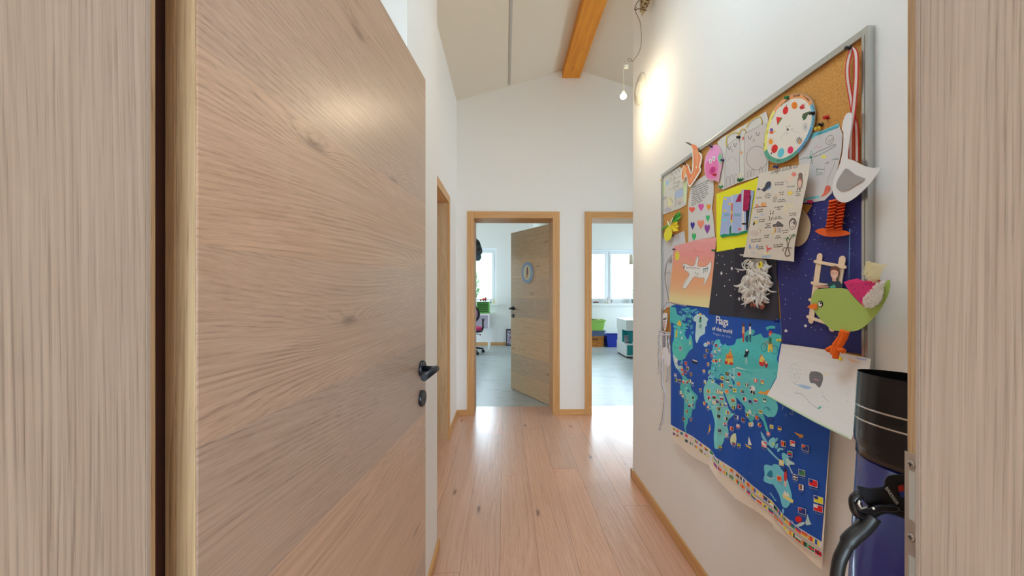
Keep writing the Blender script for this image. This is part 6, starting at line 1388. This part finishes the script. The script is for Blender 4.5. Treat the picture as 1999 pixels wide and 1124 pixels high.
# cabinet
X0 = at_y(1222.5, 680, 7.02).x; Yc0, Yc1 = 7.02, 7.62
teal = mat('teal_panel', (20, 140, 144), .5); cwm = mat('cabinet_white', (232, 234, 236), .35)
rt = empty('low_cabinet', (X0 + .35, 7.3, 0), 'white floor cabinet with teal front in the right-hand room', 'cabinet')
b = MB(); b.box((X0, Yc0, .03), (X0 + .8, Yc1, .263), cwm); b.build('body', rt, bevel=.003)
b = MB(); b.box((X0 + .02, Yc0 + .02, 0), (X0 + .78, Yc1 - .02, .03), mat('plinth_dark', (70, 60, 60), .7)); b.build('plinth', rt)
b = MB(); b.box((X0 + .018, Yc0 - .006, .055), (X0 + .78, Yc0, .240), teal); b.build('front_panel', rt)
rt = empty('shelf_unit', (X0 + .35, 7.3, .263), 'open teal shelf unit standing on the low cabinet', 'shelf')
b = MB(); b.box((X0 + .012, Yc1 - .30, .263), (X0 + .03, Yc1 - .01, .508), cwm); b.box((X0 + .02, Yc1 - .31, .263), (X0 + .8, Yc1 - .29, .508), teal); b.box((X0 + .10, Yc0 + .02, .263), (X0 + .118, Yc1 - .29, .508), teal); b.build('panels', rt)
rt = empty('upper_cabinet', (X0 + .35, 7.3, .508), 'white upper cabinet box resting on the teal shelf', 'cabinet')
b = MB(); b.box((X0, Yc0, .508), (X0 + .8, Yc1, .706), cwm); b.build('body', rt, bevel=.003); b = MB(); b.box((X0 + .014, Yc0 - .008, .514), (X0 + .79, Yc0, .694), M_white); b.build('drawer_front', rt, bevel=.002)
bx0 = X0 + .004; b = MB(); b.box((bx0 + .004, 7.14, .2635), (bx0 + .075, 7.165, .405), mat('book_pages', (214, 208, 196), .7)); bo = b.build('picture_book', label='picture book standing on the low cabinet at its left edge', cat='book')
b = MB(); b.box((bx0, 7.132, .263), (bx0 + .078, 7.14, .411), noisy('book_cover', (150, 186, 186), (150, 90, 120), 30, .4, lo=.45, hi=.55)); b.box((bx0, 7.165, .263), (bx0 + .078, 7.172, .411), teal); b.build('book_cover', bo)
# sill things
zs = .952; ys = YW + .05
b = MB(); p_ = at_y(1158, 590, ys); rr = mat('car_brown', (110, 70, 60), .5); b.box((p_.x, ys - .02, zs + .008), (p_.x + .12, ys + .02, zs + .03), rr); b.box((p_.x + .03, ys - .018, zs + .03), (p_.x + .085, ys + .018, zs + .05), mat('car_peach', (214, 150, 130), .5)); tcar = b.build('toy_car', label='small brown toy car on the right window sill', cat='toy', bevel=.006)
for dx in (.025, .095):
    for dy in (-.024, .018): b = MB(); b.lathe([(.011, 0), (.011, .006)], (p_.x + dx, ys + dy, zs + .012), bk, 12, (0, 1, 0)); b.build('wheel', tcar)
figure('sill_figure', at_y(1181.5, 585, ys).x, ys, zs, .06, (176, 186, 110), 'small olive figure on the right window sill')
figure('sill_figure', at_y(1187, 585, ys).x, ys, zs, .14, (224, 214, 204), 'tall pale figure on the right window sill below the mullion')
p_ = at_y(1194, 585, ys); b = MB(); wm = mat('cross_brown', (130, 110, 100), .7); b.box((p_.x - .006, ys - .006, zs), (p_.x + .006, ys + .006, zs + .085), wm); b.box((p_.x - .03, ys - .005, zs + .052), (p_.x + .03, ys + .005, zs + .062), wm); b.build('small_cross', label='small brown cross standing on the right window sill', cat='cross')
p_ = at_y(1236, 585, ys); rt = empty('potted_plant', (p_.x, ys, zs), 'grey pot with a thin leafy plant at the right end of the window sill', 'potted plant')
b = MB(); b.lathe([(.035, 0), (.048, .09), (.044, .09), (.040, .075)], (p_.x, ys, zs), mat('pot_grey', (120, 134, 140), .6), 24); b.build('pot', rt)
b = MB(); b.tube([(p_.x, ys, zs + .07), (p_.x - .01, ys, zs + .2), (p_.x + .01, ys, zs + .34)], .003, mat('stem_green', (120, 150, 90), .6), 6); b.build('stem', rt)
b = MB(); lf = mat('leaf_green', (90, 150, 60), .5)
for i in range(12):
    c = Vector((p_.x, ys, zs + .16 + i * .017)); an = i * 2.4; d = Vector((math.cos(an), math.sin(an) * .5, .3)).normalized(); sd = Vector((-d.y, d.x, 0)).normalized()
    b.face([c, c + d * .025 + sd * .012, c + d * .055, c + d * .025 - sd * .012], lf)
b.build('leaves', rt, solid=.0008)
# switch on the left wall beyond the door frame
b = MB(); q = at_x(880, 617, XL); b.box((XL, q.y - .03, q.z - .04), (XL + .008, q.y + .03, q.z + .04), M_white); b.build('wall_switch', label='white switch plate on the left wall beside the end doorway', cat='switch', bevel=.002)

# ================================================================== OUTSIDE
def hill(x, y): 
    return -2.2 + max(0, y - 11) * .135 + 1.2 * noise.noise(Vector((x * .03, y * .03, 0))) + .02 * x
M_gr = noisy('meadow', (88, 98, 74), (74, 88, 62), .4, .95, lo=.35, hi=.7)
b = MB(); b.grid(lambda u, v: Vector((-60 + 140 * u, 9.3 + 110 * v ** 1.6, hill(-60 + 140 * u, 9.3 + 110 * v ** 1.6))), 60, 60, M_gr)
b.build('hill_ground', label='bright green meadow hillside outside the windows', cat='ground', kind='structure', recalc=False)
b = MB()
def road(u, v): y = 14 + 60 * u; x = 3.5 + 14 * u ** 1.1 + (v - .5) * 3.2; return Vector((x, y, hill(x, y) + .05))
b.grid(road, 40, 4, mat('gravel_road', (150, 146, 138), .9)); struct(b, 'trim_road', 'pale gravel road climbing the hillside outside', recalc=False)
def tree(x, y, h, label, seed):
    random.seed(seed); z = hill(x, y) - .1; e = empty('tree', (x, y, z), label, 'tree', 'trees on the hillside')
    b = MB(); b.tube([(x, y, z), (x + .05 * h * .1, y, z + h * .45), (x, y, z + h * .8)], [h * .035, h * .025, h * .01], mat('bark', (96, 80, 66), .9), 8); b.build('trunk', e)
    b = MB(); m = noisy('tree_leaves', (74, 96, 60), (50, 72, 44), 3, .8) if 'tree_leaves' not in MATS else MATS['tree_leaves']
    for i in range(900):
        d = Vector((random.gauss(0, 1), random.gauss(0, 1), random.gauss(0, 1))).normalized() * random.uniform(.6, 1.0); c = Vector((x, y, z + h * .66)) + Vector((d.x * h * .30, d.y * h * .30, d.z * h * .36)); s = h * .035
        a1 = Vector((random.gauss(0, 1), random.gauss(0, 1), random.gauss(0, 1))).normalized() * s; a2 = a1.orthogonal().normalized() * s * .6
        b.face([c - a1, c + a2, c + a1, c - a2], m)
    b.build('crown', e, recalc=False)
tree(-2.6, 20, 4.2, 'slender young tree outside the left window', 3); tree(22.0, 66, 9, 'tree at the top of the hill road seen through the right window', 4); tree(15.5, 58, 7, 'tree left of the hill road seen through the right window', 5); tree(6.0, 34, 3.6, 'small tree on the slope seen through the left pane of the right window', 6)
